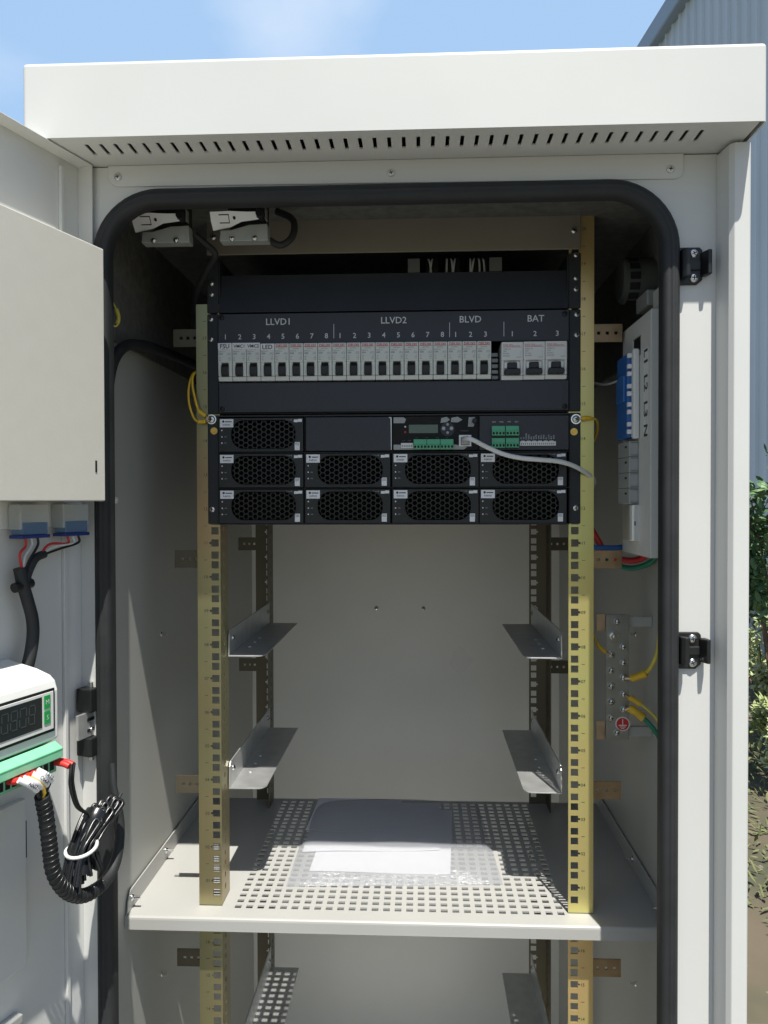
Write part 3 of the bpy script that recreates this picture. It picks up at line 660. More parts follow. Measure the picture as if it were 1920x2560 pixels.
# blank filler in top row
t = thing('blank_module', (-56, -5, 607.6), 'plain dark cover between the rectifier and the display module', 'blank module')
MB().box(-111.6, -.4, -6.5, 20, 608, 651.6).build('cover', SLATE, t, bev=1)
c = MB(); c.prism([(-1.4, -7.4, 609), (-.5, -7.4, 609), (-.5, -7.4, 650.5), (-4, -7.4, 650.9), (-4, -7.4, 650), (-1.8, -7.4, 649.4)], (0, .8, 0)); c.build('edge_trim', GALV, t)
# controller with display
t = thing('monitoring_module', (55, -5, 607.6), 'monitoring module with small display and green terminals', 'controller module')
MB().box(1, 109.8, -6.5, 60, 608, 651.6).build('face_plate', DARK, t, bev=.6)
c = MB(); c.prism([(x, -7, z) for x, z in ((2, 643), (16, 643), (18, 648), (15, 650.5), (2, 650.5))], (0, .45, 0))
c.prism([(x, -7, z) for x, z in ((62, 643), (70, 644), (74, 647), (70, 650.8), (63, 649))], (0, .45, 0)); c.prism([(x, -7, z) for x, z in ((75, 644), (84, 643.5), (90, 647), (84, 650.8), (76, 649.5))], (0, .45, 0))
c.prism([(x, -7, z) for x, z in ((2, 609), (92, 609), (96, 612), (80, 615.5), (2, 615.5))], (0, .45, 0)); c.prism([(x, -7, z) for x, z in ((97, 638), (104, 638), (106, 643), (106, 650), (98, 650))], (0, .45, 0)); c.build('grey_graphic', GREYD, t)
MB().box(21.5, 58.8, -7.1, -6.6, 630, 641).build('display', LCD, t, bev=.3)
k = MB(); k.cyl((71, -6.4, 635), (71, -7.3, 635), 9, seg=24); k.build('keypad', KEYP, t)
k = MB()
for dx, dz in ((0, 6), (0, -4.5), (-5, .8), (5, .8)): k.cyl((71+dx, -7.2, 635+dz), (71+dx, -8.4, 635+dz), 2.4 if dx else 1.7, seg=12)
k.build('key', GREYD, t)
k = MB()
for dx in (-5, 5): k.box(71+dx-1.4, 71+dx+1.4, -8.7, -8.45, 635.4, 636); k.box(71+dx+.9, 71+dx+1.4, -8.7, -8.45, 635.4, 637.6); k.box(71+dx-1.4, 71+dx+1.4, -8.7, -8.45, 637.2, 637.8)
k.build('key_symbol', INKW, t)
k = MB(); k.dome((17, -6.6, 638.5), (0, -1, 0), 1.3, .8, 10, 3); k.build('white_led', GREYL, t)
k = MB(); k.dome((17, -6.6, 631.6), (0, -1, 0), 1.5, .9, 10, 3); k.build('red_led', RED, t)
def green_plug(par, x, z, n_=4, w=16.6, hh=12.6, m=GREEN):
    g_ = MB(); g_.prism([(x, -6.6, z), (x, -14, z), (x, -14, z+5.2), (x, -12.4, z+5.8), (x, -10.5, z+hh), (x, -6.6, z+hh)], (w, 0, 0))
    o = g_.build('terminal_plug', m, par, bev=.4)
    q = MB(); p_ = w/n_
    for i in range(n_): q.box(x+p_*(i+.5)-1.3, x+p_*(i+.5)+1.3, -14.15, -13.95, z+1.3, z+4.3)
    q.build('wire_hole', DARK, o); return o
for i in range(3): green_plug(t, 27.6+i*17.1, 609.5)
k = MB(); k.box(11.5, 27, -9, -6.6, 611, 617.5); o = k.build('pin_header', GREYL, t, bev=.3)
k = MB()
for i in range(6): k.box(12.6+i*2.4, 13.8+i*2.4, -9.15, -8.95, 612.5, 614.8)
k.build('pin_slot', INKG, o)
k = MB(); k.plate((0, -7.4, 0), (1, 0, 0), (0, 0, 1), [85.6, 101.2], [613, 627.4], [(88, 99, 614.5, 625)], (0, .7, 0)); k.build('network_port', WHITE, t)
k = MB(); k.cyl((105.4, -6.5, 645), (105.4, -15, 645), 3.4, 3.1, seg=18); k.dome((105.4, -15, 645), (0, -1, 0), 3.1, 1); k.build('thumb_screw', BLKP, t)
k = MB(); k.text('ALM', (13, -6.75, 620), (1, 0, 0), (0, 0, 1), 1.3, 'l'); k.text('RS485', (20, -6.75, 620), (1, 0, 0), (0, 0, 1), 1.3, 'l'); k.text('ETHERNET', (93, -6.75, 632), (1, 0, 0), (0, 0, 1), 1.5)
for i, s_ in enumerate(('DO1', 'DO2', 'TEMP', 'DI1')): k.text(s_, (30+i*13, -6.75, 623.6), (1, 0, 0), (0, 0, 1), 1.2, 'l')
k.build('legend', INKG, t)
# signal board
t = thing('signal_board', (168, -5, 607.6), 'slate panel with four green terminal plugs and a white pin strip', 'signal panel')
MB().box(111.6, 224.6, -6.5, 40, 608, 651.8).build('face_plate', SLATE, t, bev=.6)
for i in range(2):
    for j, z in enumerate((626, 610.6)): green_plug(t, 127+i*17.6, z, hh=12.4)
k = MB(); k.box(162.4, 208, -9, -6.6, 613.2, 618.6)
for i in range(6): k.box(164+i*7.2, 169+i*7.2, -8.6, -6.6, 618.6, 619.6)
o = k.build('pin_header', GREYL, t, bev=.3)
k = MB()
for i in range(17): k.box(164+i*2.55, 165+i*2.55, -9.15, -8.95, 614.6, 616.6)
k.build('pin_slot', INKG, o)
k = MB()
for i, s_ in enumerate(('ALM', 'FUSE', 'TMP', 'BAT')): k.text(s_, (130+i*9.6, -6.75, 643), (1, 0, 0), (0, 0, 1), 1.7)
for i, s_ in enumerate(('T1', 'T2', 'DOOR', 'FANS', 'IN1', 'IN2', 'WTR', 'SMK', 'SPD1', 'SPD2', 'FU', 'LLVD', 'BLV', 'ADR')):
    k.text(s_, (165.5+i*3.15, -6.75, 621.5), (0, 0, 1), (-1, 0, 0), 1.8, 'l')
k.build('legend', INKW, t)
# ------------------------------------------------------------------ network cable and earth wires
t = thing('network_cable', (95, -12, 620), 'white network cable plugged in beside the display, running off to the right', 'cable')
MB().tube([(91.5, -8, 621), (92.5, -26, 621.5), (96, -34, 620.5), (102, -35, 618.7), (119, -33, 610), (139, -32, 601.5), (160, -32, 596.5), (184, -31, 594.2), (209, -27, 592), (229, -20, 586.5), (249, -4, 577), (262, 18, 569), (268, 55, 562)], 2.9, 12, 6).build('cable_jacket', CABW, t)
k = MB(); k.box(88.4, 98.6, -13, -6.8, 614.8, 624.6); k.box(90.5, 96.5, -20, -13, 616.5, 623.5); k.build('plug', CLEAR, t, bev=.6)
def earth_wire(name, pts, sleeve, label, lug=None, m=YEL, m2=YEL, r=1.5, rs=2.7, group='yellow earth wires', cat='wire'):
    t = thing(name, pts[0], label, cat, group)
    MB().tube(pts, r, 10, 6).build('insulation', m, t); MB().tube(sleeve, rs, 12, 4, taper=lambda u: 1.0+.06*math.sin(u*9)).build('heat_shrink', m2, t)
    if lug: MB().tube(lug, r*.9, 8, 3).build('lug', COPPER, t)
    return t
earth_wire('earth_wire', [(-252, 24, 716), (-259.6, 2, 711), (-263.6, -6, 692), (-263, -8, 671), (-257.5, -8, 653), (-252, -8, 647.2), (-247, -8, 646.8)], [(-250.5, -8, 646.9), (-247, -8, 646.8), (-241.5, -7.6, 647)], 'yellow earth wire bowed outwards, ending on the left ground screw', [(-241, -7, 647), (-238, -5, 648.6)])
earth_wire('earth_wire', [(-251, 24, 718), (-258.6, 0, 710), (-258.4, -8, 694), (-254.5, -10, 676), (-251, -10, 663), (-248, -9.5, 659)], [(-250, -10, 660.4), (-246, -9, 657.4), (-241.5, -8, 654)], 'yellow earth wire hanging straighter beside its twin on the left ground screw', [(-241, -7.5, 653.6), (-238, -5, 651.6)])
earth_wire('earth_wire', [(243, -6.5, 648), (255, -4, 647.8), (262.5, 6, 645.5), (267, 22, 636), (266, 36, 624), (262, 60, 612)], [(241, -6.5, 647.6), (246, -6.4, 648.2), (252, -5, 648)], 'short yellow earth wire leaving the right ground screw', [(241, -6.3, 647.5), (238, -5, 647.2)])
earth_wire('earth_wire', [(-342, -84, 800), (-331, -82, 779), (-326.5, -82, 765), (-328.5, -84, 754), (-336, -92, 757), (-343, -105, 763)], [(-329.5, -81, 775), (-326.6, -81.4, 765.5), (-327.5, -82.6, 757.5)], 'pale yellow loop of wire peeking past the seal at upper left', None, YELG, YELG, 1.1, 2.5)

# ------------------------------------------------------------------ dark recess connectors
for i, (x, w, lab, kind) in enumerate(((19.5, 16.5, 'grey connector leftmost in the dark gap under the beige panel', 0), (44.5, 16.5, 'connector with white wires, second from left in the dark gap', 1), (69.6, 21, 'connector with two white wires, third from left in the dark gap', 1), (101, 27, 'wide connector with a spray of white wires in the dark gap', 1), (130, 17.5, 'ribbed grey connector rightmost in the dark gap', 0))):
    t = thing('wire_connector', (x+w/2, 70, 854), lab, 'connector', 'connectors in the dark gap of the rack')
    MB().box(x, x+w, 62, 99, 855, 874).build('housing', GREYD if kind == 0 else BLKP, t, bev=.8)
    if kind:
        k = MB()
        for j in range(int(w//6)):
            xx = x+3+j*5.6; dx = random.uniform(-4, 4); k.tube([(xx, 61, 872), (xx+dx*.4, 52, 866), (xx+dx, 54, 852), (xx+dx*1.2, 70, 842)], 1.25, 8, 4)
        k.build('wires', WHITE, t)

# ------------------------------------------------------------------ door switches under the ceiling
def limit_switch(x, label):
    t = thing('door_switch', (x+30, -90, 850), label, 'limit switch', 'roller lever switches at the top of the opening')
    b = MB(); b.prism([(x+9, -90, 851), (x+67, -90, 851), (x+66, -90, 871), (x+44, -90, 870), (x+22, -90, 864), (x+10, -90, 864)], (0, 17, 0)); b.build('body', GREYD, t, bev=1)
    for xx in (x+24, x+51):
        q = MB(); screw(q, (xx, -90.2, 854), (0, -1, 0), 3.6, 2.4); q.build('screw', [STEEL, DARK], t)
    l = MB(); l.prism([(x, -93, 882.5), (x-.5, -93, 874), (x+.5, -93, 865), (x+22, -93, 868), (x+36, -93, 873), (x+58, -93, 875), (x+66, -93, 876), (x+66, -93, 882), (x+44, -93, 882), (x+24, -93, 883)], (0, 1.4, 0)); l.v = [Vector((v.x, v.y-(v.z-874)*.75, v.z)) for v in l.v]; lv = l.build('lever', LEVER, t, bev=.3)  # lever leaned to catch light off the ground
    q = MB(); q.box(x+10, x+22, -93.4, -93.1, 879, 879.9); q.box(x+10, x+22, -93.4, -93.1, 871.4, 872.3); q.box(x+21.2, x+22, -93.4, -93.1, 872.3, 879); q.cyl((x+28, -93.1, 876.4), (x+28, -93.5, 876.4), 1.7, seg=12); q.v = [Vector((v.x, v.y-(v.z-874)*.75, v.z)) for v in q.v]; q.build('lever_cutout', DARK, lv)
    q = MB(); q.cyl((x+60, -90, 878), (x+60, -106, 878), 4.6, seg=20); q.build('roller_axle', BLKP, t)
    q = MB(); q.cyl((x+60, -97, 876), (x+60, -97, 888.5), 5.2, seg=20); q.cyl((x+60, -97, 888.5), (x+60, -97, 890.5), 4, 3, seg=16); q.build('roller', BLKP, t, bev=.4)
    MB().box(x+65.2, x+66.6, -99, -90, 873, 886).build('lever_end', ALU, t)
    MB().box(x+18, x+64, -84, -68, 871, 905).build('bracket', BLKP, t)
    return t
ls = limit_switch(-304, 'roller lever door switch nearest the upper left corner of the seal')
l2 = copy_tree(ls, (94, 0, .4)); l2['label'] = 'roller lever door switch in front of the beige panel edge'
t = thing('switch_cable', (-150, -70, 850), 'black looped cable behind the second door switch', 'cable')
MB().tube([(-146, -72, 858), (-132, -70, 852), (-119, -66, 862), (-116, -62, 878), (-122, -56, 890), (-140, -50, 900)], 4.2, 10, 6).build('cable_jacket', RUB, t)
t = thing('switch_cable', (-230, -60, 850), 'black cable running down from the first door switch towards the rack', 'cable')
MB().tube([(-236, -74, 866), (-226, -68, 858), (-214, -60, 846), (-228, -40, 836), (-252, 0, 822), (-275, 60, 800), (-300, 150, 780)], 4.0, 10, 6).build('cable_jacket', RUB, t)
t = thing('wall_conduit', (-330, -60, 730), 'dark arched hose against the left inner wall', 'hose')
MB().tube([(-336, -100, 560), (-337, -96, 640), (-336, -84, 700), (-333, -55, 733), (-328, 0, 748), (-318, 90, 752), (-300, 200, 750)], 7, 12, 6).build('hose_wall', RUB, t)

# ================================================================== right-hand inner wall
t = thing('terminal_bracket', (315, -40, 476), 'pale grey upright steel bracket with handwritten L1 L2 L3 N on the right wall', 'bracket')
b = MB(); b.plate((300, 0, 0), (0, 1, 0), (0, 0, 1), [-98, 24], [477, 762], [(-58, -22, 718, 742)], (1.8, 0, 0)); b.build('side_plate', PAINT, t)
MB().box(300, 344.8, -100, -98.2, 477, 763).build('front_flange', PAINT, t, bev=.8)
k = MB(); k.box(299.5, 299.9, -90, -72, 618, 722); o = k.build('marker_strip', GREYL, t)
k = MB()
for s_, z in (('L1', 718), ('L2', 688), ('L3', 657), ('N', 630)): k.text(s_, (299.3, -75, z+2), (0, 0, -1), (0, -1, 0), 14, 'l', .022)
k.build('handwriting', INKK, o)
t = thing('blue_terminal_block', (291, -20, 622), 'blue terminal block behind the white cover on the right wall bracket', 'terminal block')
MB().box(287.5, 299.8, -46, 4, 620, 722).build('body', BLUE, t, bev=1)
MB().box(284, 287.4, -40, -6, 664, 696).build('marker_plate', BLUE, t, bev=.8)
k = MB()
for z in (716, 703, 694, 679, 670, 657, 648, 633, 624): k.box(286.6, 291.5, -51.8, -46.2, z, z+5.2)
k.build('wire_clamp', WHITE, t, bev=.6)
MB().box(291.8, 299.6, -57, -46.3, 618, 726).build('cover', GREYL, t, bev=2.2)
kp = None
for i in range(4):
    if kp is None:
        z = 596.6; kp = thing('socket_module', (294, -25, z), None, 'socket module', 'grey rail mounted socket modules in a column')
        MB().box(288.6, 299.6, -50, 2, z, z+18.6).build('body', GREYD, kp, bev=.6)
        k = MB(); k.box(290.6, 299.5, -50.6, -50.1, z+1.4, z+2.2); k.box(290.6, 299.5, -50.6, -50.1, z+16.6, z+17.4); k.build('rib', INKG, kp)
        k = MB(); k.box(288.2, 288.5, -40, -32, z+11, z+13.5); k.build('contact_hole', DARK, kp)
        kp['label'] = 'grey socket module directly below the white cover, top of its column'
    else:
        o = copy_tree(kp, (0, 0, -19.0*i)); o['label'] = ('grey socket module second from the top of its column', 'grey socket module third from the top of its column', 'grey socket module at the bottom of its column, above the metal rail')[i-1]
t = thing('din_rail', (297, -45, 494), 'short shiny channel rail below the grey socket modules', 'din rail')
MB().prism([(289, -48, 494), (293, -52.5, 494), (304, -52.5, 494), (307.5, -48, 494), (307.5, -20, 494), (289, -20, 494)], (0, 0, 44.5)).build('channel', ALU, t, bev=1.5)
MB().box(294.6, 296, -52.9, -52.4, 513, 518).build('slot', DARK, t)
t = thing('wall_lamp', (330, 35, 806), 'round ribbed dark fitting high on the right inner wall', 'lamp')
b = MB(); b.cyl((302, 40, 832), (345, 40, 832), 29, seg=36); b.build('drum', DKGREY, t, bev=1.5)
b = MB()
for i in range(14):
    a = math.pi*2*i/14; c0, s0 = math.cos(a), math.sin(a); p0 = Vector((306, 40+29.6*c0, 832+29.6*s0)); tng = Vector((0, -s0, c0)); b.obox(p0-tng*4.6, (13, 0, 0), tng*9.2, Vector((0, c0, s0))*.5)
b.build('slot', DARK, t)
MB().cyl((299.5, 40, 832), (301.9, 40, 832), 24, 27.5, seg=36).build('lens', DKGREY, t)
t = thing('junction_box', (330, 0, 780), 'small grey junction box on the right wall under the round fitting', 'junction box')
MB().box(318, 344.8, -20, 30, 786, 806).build('body', GREYD, t, bev=2); MB().box(322, 344.8, -60, -30, 776, 800).build('lid', GREYL, t, bev=2)
t = thing('grey_wire', (300, 30, 690), 'thin grey wire entering the blue terminal block from behind the rail', 'wire')
MB().tube([(262, 40, 700), (275, 20, 694), (284, -5, 694), (288, -20, 697)], 1.6, 8, 6).build('insulation', GREYD, t)
# ground busbar
t = thing('ground_busbar', (297, 40, 224), 'tinned ground bar with rows of bright screws and a red earth sign', 'busbar')
MB().box(282.5, 312, 38, 42, 225, 392).build('bar', BARM, t, bev=.5)
for z0, z1 in ((369, 392), (224, 249)): MB().box(270.5, 282, 42.2, 44.2, z0, z1).build('foot', COPPER, t, bev=.4)
for z0 in (375, 228): MB().box(280, 344.5, 44.4, 50, z0, z0+13).build('standoff', INNERSH, t, bev=.5)
for x, z in ((305, 349.4), (305, 328.2), (305, 308.4), (305.6, 286.5), (305.6, 266), (289.2, 338.9), (289.2, 317.4), (289.2, 296.7), (289.2, 276), (289.2, 254.5), (296.9, 382.6), (297, 234.8)):
    q = MB(); screw(q, (x, 37.9, z), (0, -1, 0), 4.2, 3, washer=5.2); q.build('screw', [STEEL, DARK], t)
q = MB(); q.cyl((293, 38, 362.6), (293, 36.6, 362.6), 8, seg=20); q.cyl((293, 36.6, 362.6), (293, 32, 362.6), 6, seg=6); q.cyl((293, 32, 362.6), (293, 29, 362.6), 3, seg=12); q.build('hex_bolt', STEEL, t)
q = MB(); q.cyl((304, 37.9, 246.5), (304, 37.3, 246.5), 9.6, seg=28); a = q.build('earth_sign', WHITE, t)
q = MB(); q.cyl((304, 37.3, 246.5), (304, 37.0, 246.5), 8.1, seg=28); q.build('sign_disc', RED, a)
q = MB()
for x0, x1, z0, z1 in ((303.5, 304.5, 245.5, 253), (298.6, 309.4, 244.3, 245.5), (300.2, 307.8, 242.2, 243.2), (301.8, 306.2, 240.3, 241.2)): q.box(x0, x1, 36.7, 36.95, z0, z1)
q.build('sign_symbol', WHITE, a)
earth_wire('earth_wire', [(316, 24, 311), (327, 20, 317), (333, 8, 330), (338, 0, 350), (340, -4, 380), (341, -6, 430), (341, -8, 485)], [(313, 28, 309.5), (320, 23, 313), (329, 17, 319)], 'thick yellow green earth wire curving up the right wall from the ground bar', [(306, 33, 308.4), (313, 29, 309.4)], YELG, YEL, 2.6, 4.8)
earth_wire('earth_wire', [(312, 33, 283), (326, 26, 275), (340, 14, 262), (344, 0, 250), (344, -30, 240)], [(311, 33, 283.5), (317, 31, 280), (325, 27, 275.5)], 'thinner yellow earth wire leaving the ground bar to the right', [(306, 33.5, 286), (311, 33, 283.6)], YELG, YEL, 1.9, 3.6)
earth_wire('earth_wire', [(313, 32, 268), (328, 22, 258), (338, 10, 246), (343, -10, 232), (343, -40, 216)], [(311, 32, 269), (318, 28, 265.5), (328, 22, 258)], 'thick green and yellow earth wire at the lower right of the ground bar', [(306, 33.5, 266), (311, 32, 269)], GRW, YEL, 3.0, 5.2)
earth_wire('earth_wire', [(262, 60, 375), (269, 48, 361), (271.5, 40, 352), (278, 35, 344)], [(271, 40, 352.5), (275, 36, 347), (281, 34.5, 342.5)], 'short yellow wire between the right rail and the ground bar', [(281, 34.5, 342), (288, 34, 339.4)], YEL, YEL, 1.5, 2.8)
for nm, pts, m, r, lab in (('blue_cable', [(258, 64, 480), (280, 60, 479.6), (305, 58, 479.8), (330, 56, 486)], BLUE, 3.6, 'blue cable lying along the top of the right rail tab'),
    ('red_cable', [(268, 75, 510), (277, 66, 490), (290, 62, 470), (312, 52, 463), (328, 40, 466), (334, 20, 478)], RED, 4.2, 'red cable curling behind the right rail tab'),
    ('green_cable', [(285, 72, 462), (312, 54, 453), (328, 40, 455.5), (339, 24, 465), (342, 10, 482)], GRW, 3.6, 'dark green cable under the red one behind the right rail tab')):
    t = thing(nm, pts[0], lab, 'cable'); MB().tube(pts, r, 12, 6).build('cable_jacket', m, t)

# ================================================================== things on the door
t = thing('cover_box', tuple(dp(100, 10, 543)), 'cream steel cover box on the inside of the open door', 'cover box')
b = MB(); dbox(b, 33, 420, -18.8, 42, 544, 808); b.build('cover', BOXP, t, bev=1.2)
b = MB(); dbox(b, 40, 430, -18.9, -16, 808.3, 822); b.build('flange', PAINT, t, bev=1)
b = MB(); dbox(b, 46, 48.5, 42.05, 42.5, 574, 586); b.build('slot', DARK, t)
# two blue plug sockets below the box
def plug(a, lab):
    t = thing('clear_plug', tuple(dp(a+20, -5, 506)), lab, 'plug', 'clear plugs with blue collars on the door')
    b = MB(); dbox(b, a, a+38, -14, 2, 516, 541); b.build('housing', CLEAR, t, bev=1.2)
    b = MB(); dbox(b, a+3, a+36, -12, 2.6, 510.8, 522.8); b.build('insert', PBLUE, t, bev=.6)
    b = MB(); dbox(b, a+1, a+38, -13, 4, 507, 510.5); b.build('collar', NAVY, t, bev=.6)
    for i, m in enumerate((BLKP, CABW, RED)):
        p = dp(a+10+i*8, -4, 507); jn = dp(101, -2, 470) if a > 50 else dp(80, -2, 488)
        mid = (p+jn)/2+DU*(2+i*2)+ZV*(-4+i*3); MB().tube([p, p-ZV*8, mid, jn], 1.3, 8, 6).build('wire', m, t)
    return t
plug(70, 'clear plug with blue collar, left of the pair under the cover box'); plug(12, 'clear plug with blue collar, right of the pair under the cover box')
t = thing('bracket_plate', tuple(dp(60, -15, 516)), 'pale mounting strip holding the two clear plugs', 'bracket')
b = MB(); dbox(b, -1 + 3, 116, -18.8, -15, 517, 543.6); b.build('strip', PAINT, t, bev=.8)
t = thing('black_loom', tuple(dp(100, 0, 380)), 'thick black cable loom hanging from the clear plugs to the display unit', 'cable loom')
MB().tube([dp(104, -4, 478), dp(101, -3, 462), dp(96, -2, 445), dp(91, -1, 425), dp(92, 0, 405), dp(99, 0, 380), dp(106, -4, 365)], 6.2, 12, 6).build('main_sheath', RUB, t)
MB().tube([dp(72, -3, 490), dp(84, -3, 486), dp(94, -3, 472), dp(99, -3, 455)], 4.2, 10, 6).build('branch_sheath', RUB, t)
b = MB(); b.tube([dp(112, -3, 459), dp(98, -3, 461), dp(90, -3, 462)], 5, 10, 4); b.build('cable_tie', BLKP, t)
# display unit
t = thing('display_unit', tuple(dp(170, 10, 285)), 'white controller box with dark digit display and green M and S buttons', 'controller')
b = MB()
prof = [(-18.5, 285), (-18.5, 388), (20, 381), (36, 376), (42, 371), (45, 362), (45, 316), (28, 306), (28, 285)]
b.prism([dp(106.5, a, z) for a, z in prof], DU*215); b.build('case', GREYL, t, bev=1.5)  # case drawn out along the door to shade its lower part
b = MB(); dbox(b, 112.5, 250, 45.05, 46.6, 324, 365.5); b.build('display_gasket', BLKP, t, bev=.6)
b = MB(); dbox(b, 115, 248, 46.65, 47.4, 327, 363); b.build('display_bezel', GREYL, t, bev=.5)
b = MB(); dbox(b, 130, 230, 47.45, 47.9, 331.5, 360.5); o = b.build('screen', SCREEN, t, bev=.3)
k = MB()
for dgt in range(5):
    a0 = 139+dgt*10.5
    for zz in (338, 346.5, 355): k.obox(dp(a0, 48.05, zz), DU*6.5, DN*.12, ZV*.9) if zz != 346.5 or dgt % 2 == 0 else None
    for aa in (a0-.7, a0+6.5):
        for z0 in (339.4, 347.9): k.obox(dp(aa+(.8 if z0 < 345 else 0), 48.05, z0), DU*.9, DN*.12, ZV*6.6)
k.build('digit_segments', SEG, o)
for s_, z0 in (('M', 348.2), ('S', 333.6)):
    b = MB(); dbox(b, 119.6, 127.6, 47.45, 48.2, z0, z0+12.6); o = b.build('button', BTN, t, bev=.5)
    MB().text(s_, dp(123.6, 48.35, z0+4.2), -DU, ZV, 4.4).build('button_letter', INKW, o)
b = MB(); b.prism([dp(110.5, a, z) for a, z in ((28.2, 284), (28.2, 306), (45.2, 313.5), (54, 308), (54, 299), (46, 297), (46, 284))], DU*205); tb = b.build('terminal_strip', MINT, t, bev=.6)  # strip deepened and lengthened to cast shade on the lower door
b = MB()
for i in range(26): b.obox(dp(114+i*7.6, 46.05, 287), DU*5.2, DN*.3, ZV*8.2)
b.build('wire_hole', DARK, tb)
b = MB(); dbox(b, 110.6, 315, 53.9, 54.3, 306.6, 307.4); b.build('strip_edge', GREEN, tb)
for i in range(2):
    b = MB(); b.tube([dp(110+i*5-3, 44, 293), dp(108+i*5-3, 54, 292), dp(107+i*5-3, 60, 290)], 3, 10, 4); b.build('ferrule', RED, t)
for i in range(4):
    b = MB(); b.tube([dp(148+i*7, 44, 294), dp(148+i*7, 54, 295), dp(147.5+i*7, 61, 297)], 3.1, 10, 4); b.build('ferrule', RED, t)
# marked wires to the sleeved harness
t = thing('sleeved_harness', tuple(dp(130, 60, 170)), 'black ribbed cable sleeve sweeping from the display unit in a wide loop', 'cable harness')
HP = [dp(*p) for p in ((144, 60, 274), (138, 58, 257), (132.5, 56, 234), (128, 54, 215), (122.8, 52, 195), (111.3, 50, 175), (95.6, 48, 158.5), (76.7, 46, 147), (57.6, 44, 142.5), (39, 42, 143), (24.1, 40, 149), (13.2, 38, 161), (6.7, 36, 177), (4, 34, 195), (5.2, 32, 213), (6.2, 28, 231), (3.3, 24, 255))]
MB().tube(HP, 6.8, 14, 8, taper=lambda u: 1 if u < .55 else 1-.55*(u-.55)/.45).build('core', RUB, t)
r_ = MB(); SP = spline(HP, 90); SP = SP[28:int(len(SP)*.7)]; NN = len(SP)
hel = []
for i, p in enumerate(SP):
    dd = (SP[min(i+1, NN-1)]-SP[max(i-1, 0)]).normalized(); a = (DN-dd*DN.dot(dd)).normalized(); b = dd.cross(a); an = i*2*math.pi/27
    rr = 6.7 if i/NN < .7 else 6.7-2.4*(i/NN-.7)/.3
    hel.append(p+a*math.cos(an)*rr+b*math.sin(an)*rr)
r_.tube(hel, .75, 5, 1); r_.build('spiral_wrap', CABLE, t)
mk = (((172, 301), (154, 285), WHITE, 2.8, 'A007'), ((166.5, 301), (149, 286), WHITE, 2.8, None), ((162, 300), (145, 279), YEL, 1.8, None), ((156, 301), (142.5, 286), WHITE, 3.0, 'C04A'), ((150, 302.5), (136.5, 288), WHITE, 3.0, '1A12'))
k = MB()
for (a0, z0), (a1, z1), m, rr, tx_ in mk:
    p0, p1 = dp(a0, 61, z0-3), dp(a1, 64, z1-2); pm = p0*.5+p1*.5+DN*3+(-DU*3+ZV*2 if m is YEL else ZV*.3)
    MB().tube([p0, pm, p1], rr, 10, 5).build('yellow_wire' if m is YEL else 'marker_sleeve', m, t)
    MB().tube([p1, p1*.6+dp(145, 60, 268)*.4-DU*0, dp(144, 60, 268)], 1.5, 8, 5).build('wire', YEL if m is YEL else RUB, t)
    if tx_:
        dr = (p1-p0).normalized(); up = DN.cross(dr).normalized()
        k.text(tx_, pm+DN*(rr+.3)-up*1.7, dr, up, 3.4, 'c', .015)
k.build('marker_text', INKK, t)
# thin pair and coiled spare cable
t = thing('coiled_cable', tuple(dp(95, 20, 172)), 'bundle of thin black cable coiled up and tied with a white band', 'cable coil')
for j in (0, 1):
    MB().tube([dp(106-j*4, 60, 291), dp(108-j*4, 60, 280), dp(102-j*4, 55, 266), dp(84-j*3, 46, 240), dp(63, 42, 224)], 1.45, 8, 6).build('lead', RUB, t)
cb = MB(); tie = dp(73, 42, 193)
for i in range(60):
    a0 = random.uniform(-1, 1); b0 = random.uniform(-1, 1)
    top = dp(43-a0*19, 40+b0*10, 222+a0*5+random.uniform(-6, 2)); bot = dp(79-a0*19, 44+b0*11, 166+a0*7+random.uniform(-5, 8)); mdd = tie+DU*(-a0*10)+DN*(b0*9)
    top2 = top+DN*4-DU*2-ZV*3; md2 = mdd+DN*random.uniform(-2, 2)+DU*random.uniform(-2, 2)
    cb.tube([bot, bot*.45+mdd*.55-DU*a0*2, mdd, mdd*.45+top*.55-DU*a0*3, top, top2, mdd*.3+top2*.7, md2, bot+DN*3], 1.8, 7, 5)
cb.tube([dp(80, 45, 170), dp(76, 43, 182), tie, dp(60, 41, 206), dp(46, 40, 218)], 14, 12, 5, taper=lambda u: .95-.45*math.sin(math.pi*min(1, u*1.1)))
cb.build('loops', CABLE, t)
cb = MB(); ring = [tie+DU*(math.cos(x)*15)+DN*(math.sin(x)*15)+ZV*(-4*math.cos(x)+0.5) for x in [2*math.pi*i/24 for i in range(25)]]
cb.tube(ring, 1.9, 8, 1); cb.build('tie_band', CABW, t)
MB().tube([dp(40, 40, 208), dp(24, 39, 213), dp(6, 38, 225)], 1.7, 8, 5).build('loose_end', RUB, t)
# lower cover and latch
t = thing('lower_cover', tuple(dp(200, -5, 70)), 'plain grey cover at the lower left of the open door', 'cover')
b = MB(); dbox(b, 90.5, 430, -18.8, -12, 73, 243); b.build('cover', PAINT, t, bev=1)
b = MB(); dbox(b, 83.5, 85.5, -18.8, -18.2, 179, 217); b.build('slot', DARK, t)
t = thing('door_latch', tuple(dp(130, 10, 10)), 'grey lock rod guide with one screw at the lower left edge', 'latch')
b = MB(); dbox(b, 100, 175, -18.8, -8, 22, 30); dbox(b, 108, 175, -8, 12, 14, 19); b.build('guide', GALV, t, bev=1.5)
b = MB(); dbox(b, 104, 180, 0, 22, -30, 6); b.build('lock_case', GREYL, t, bev=5)
q = MB(); screw(q, dp(122, -8, 26), DN, 4, 2); q.build('screw', [STEEL, DARK], t)

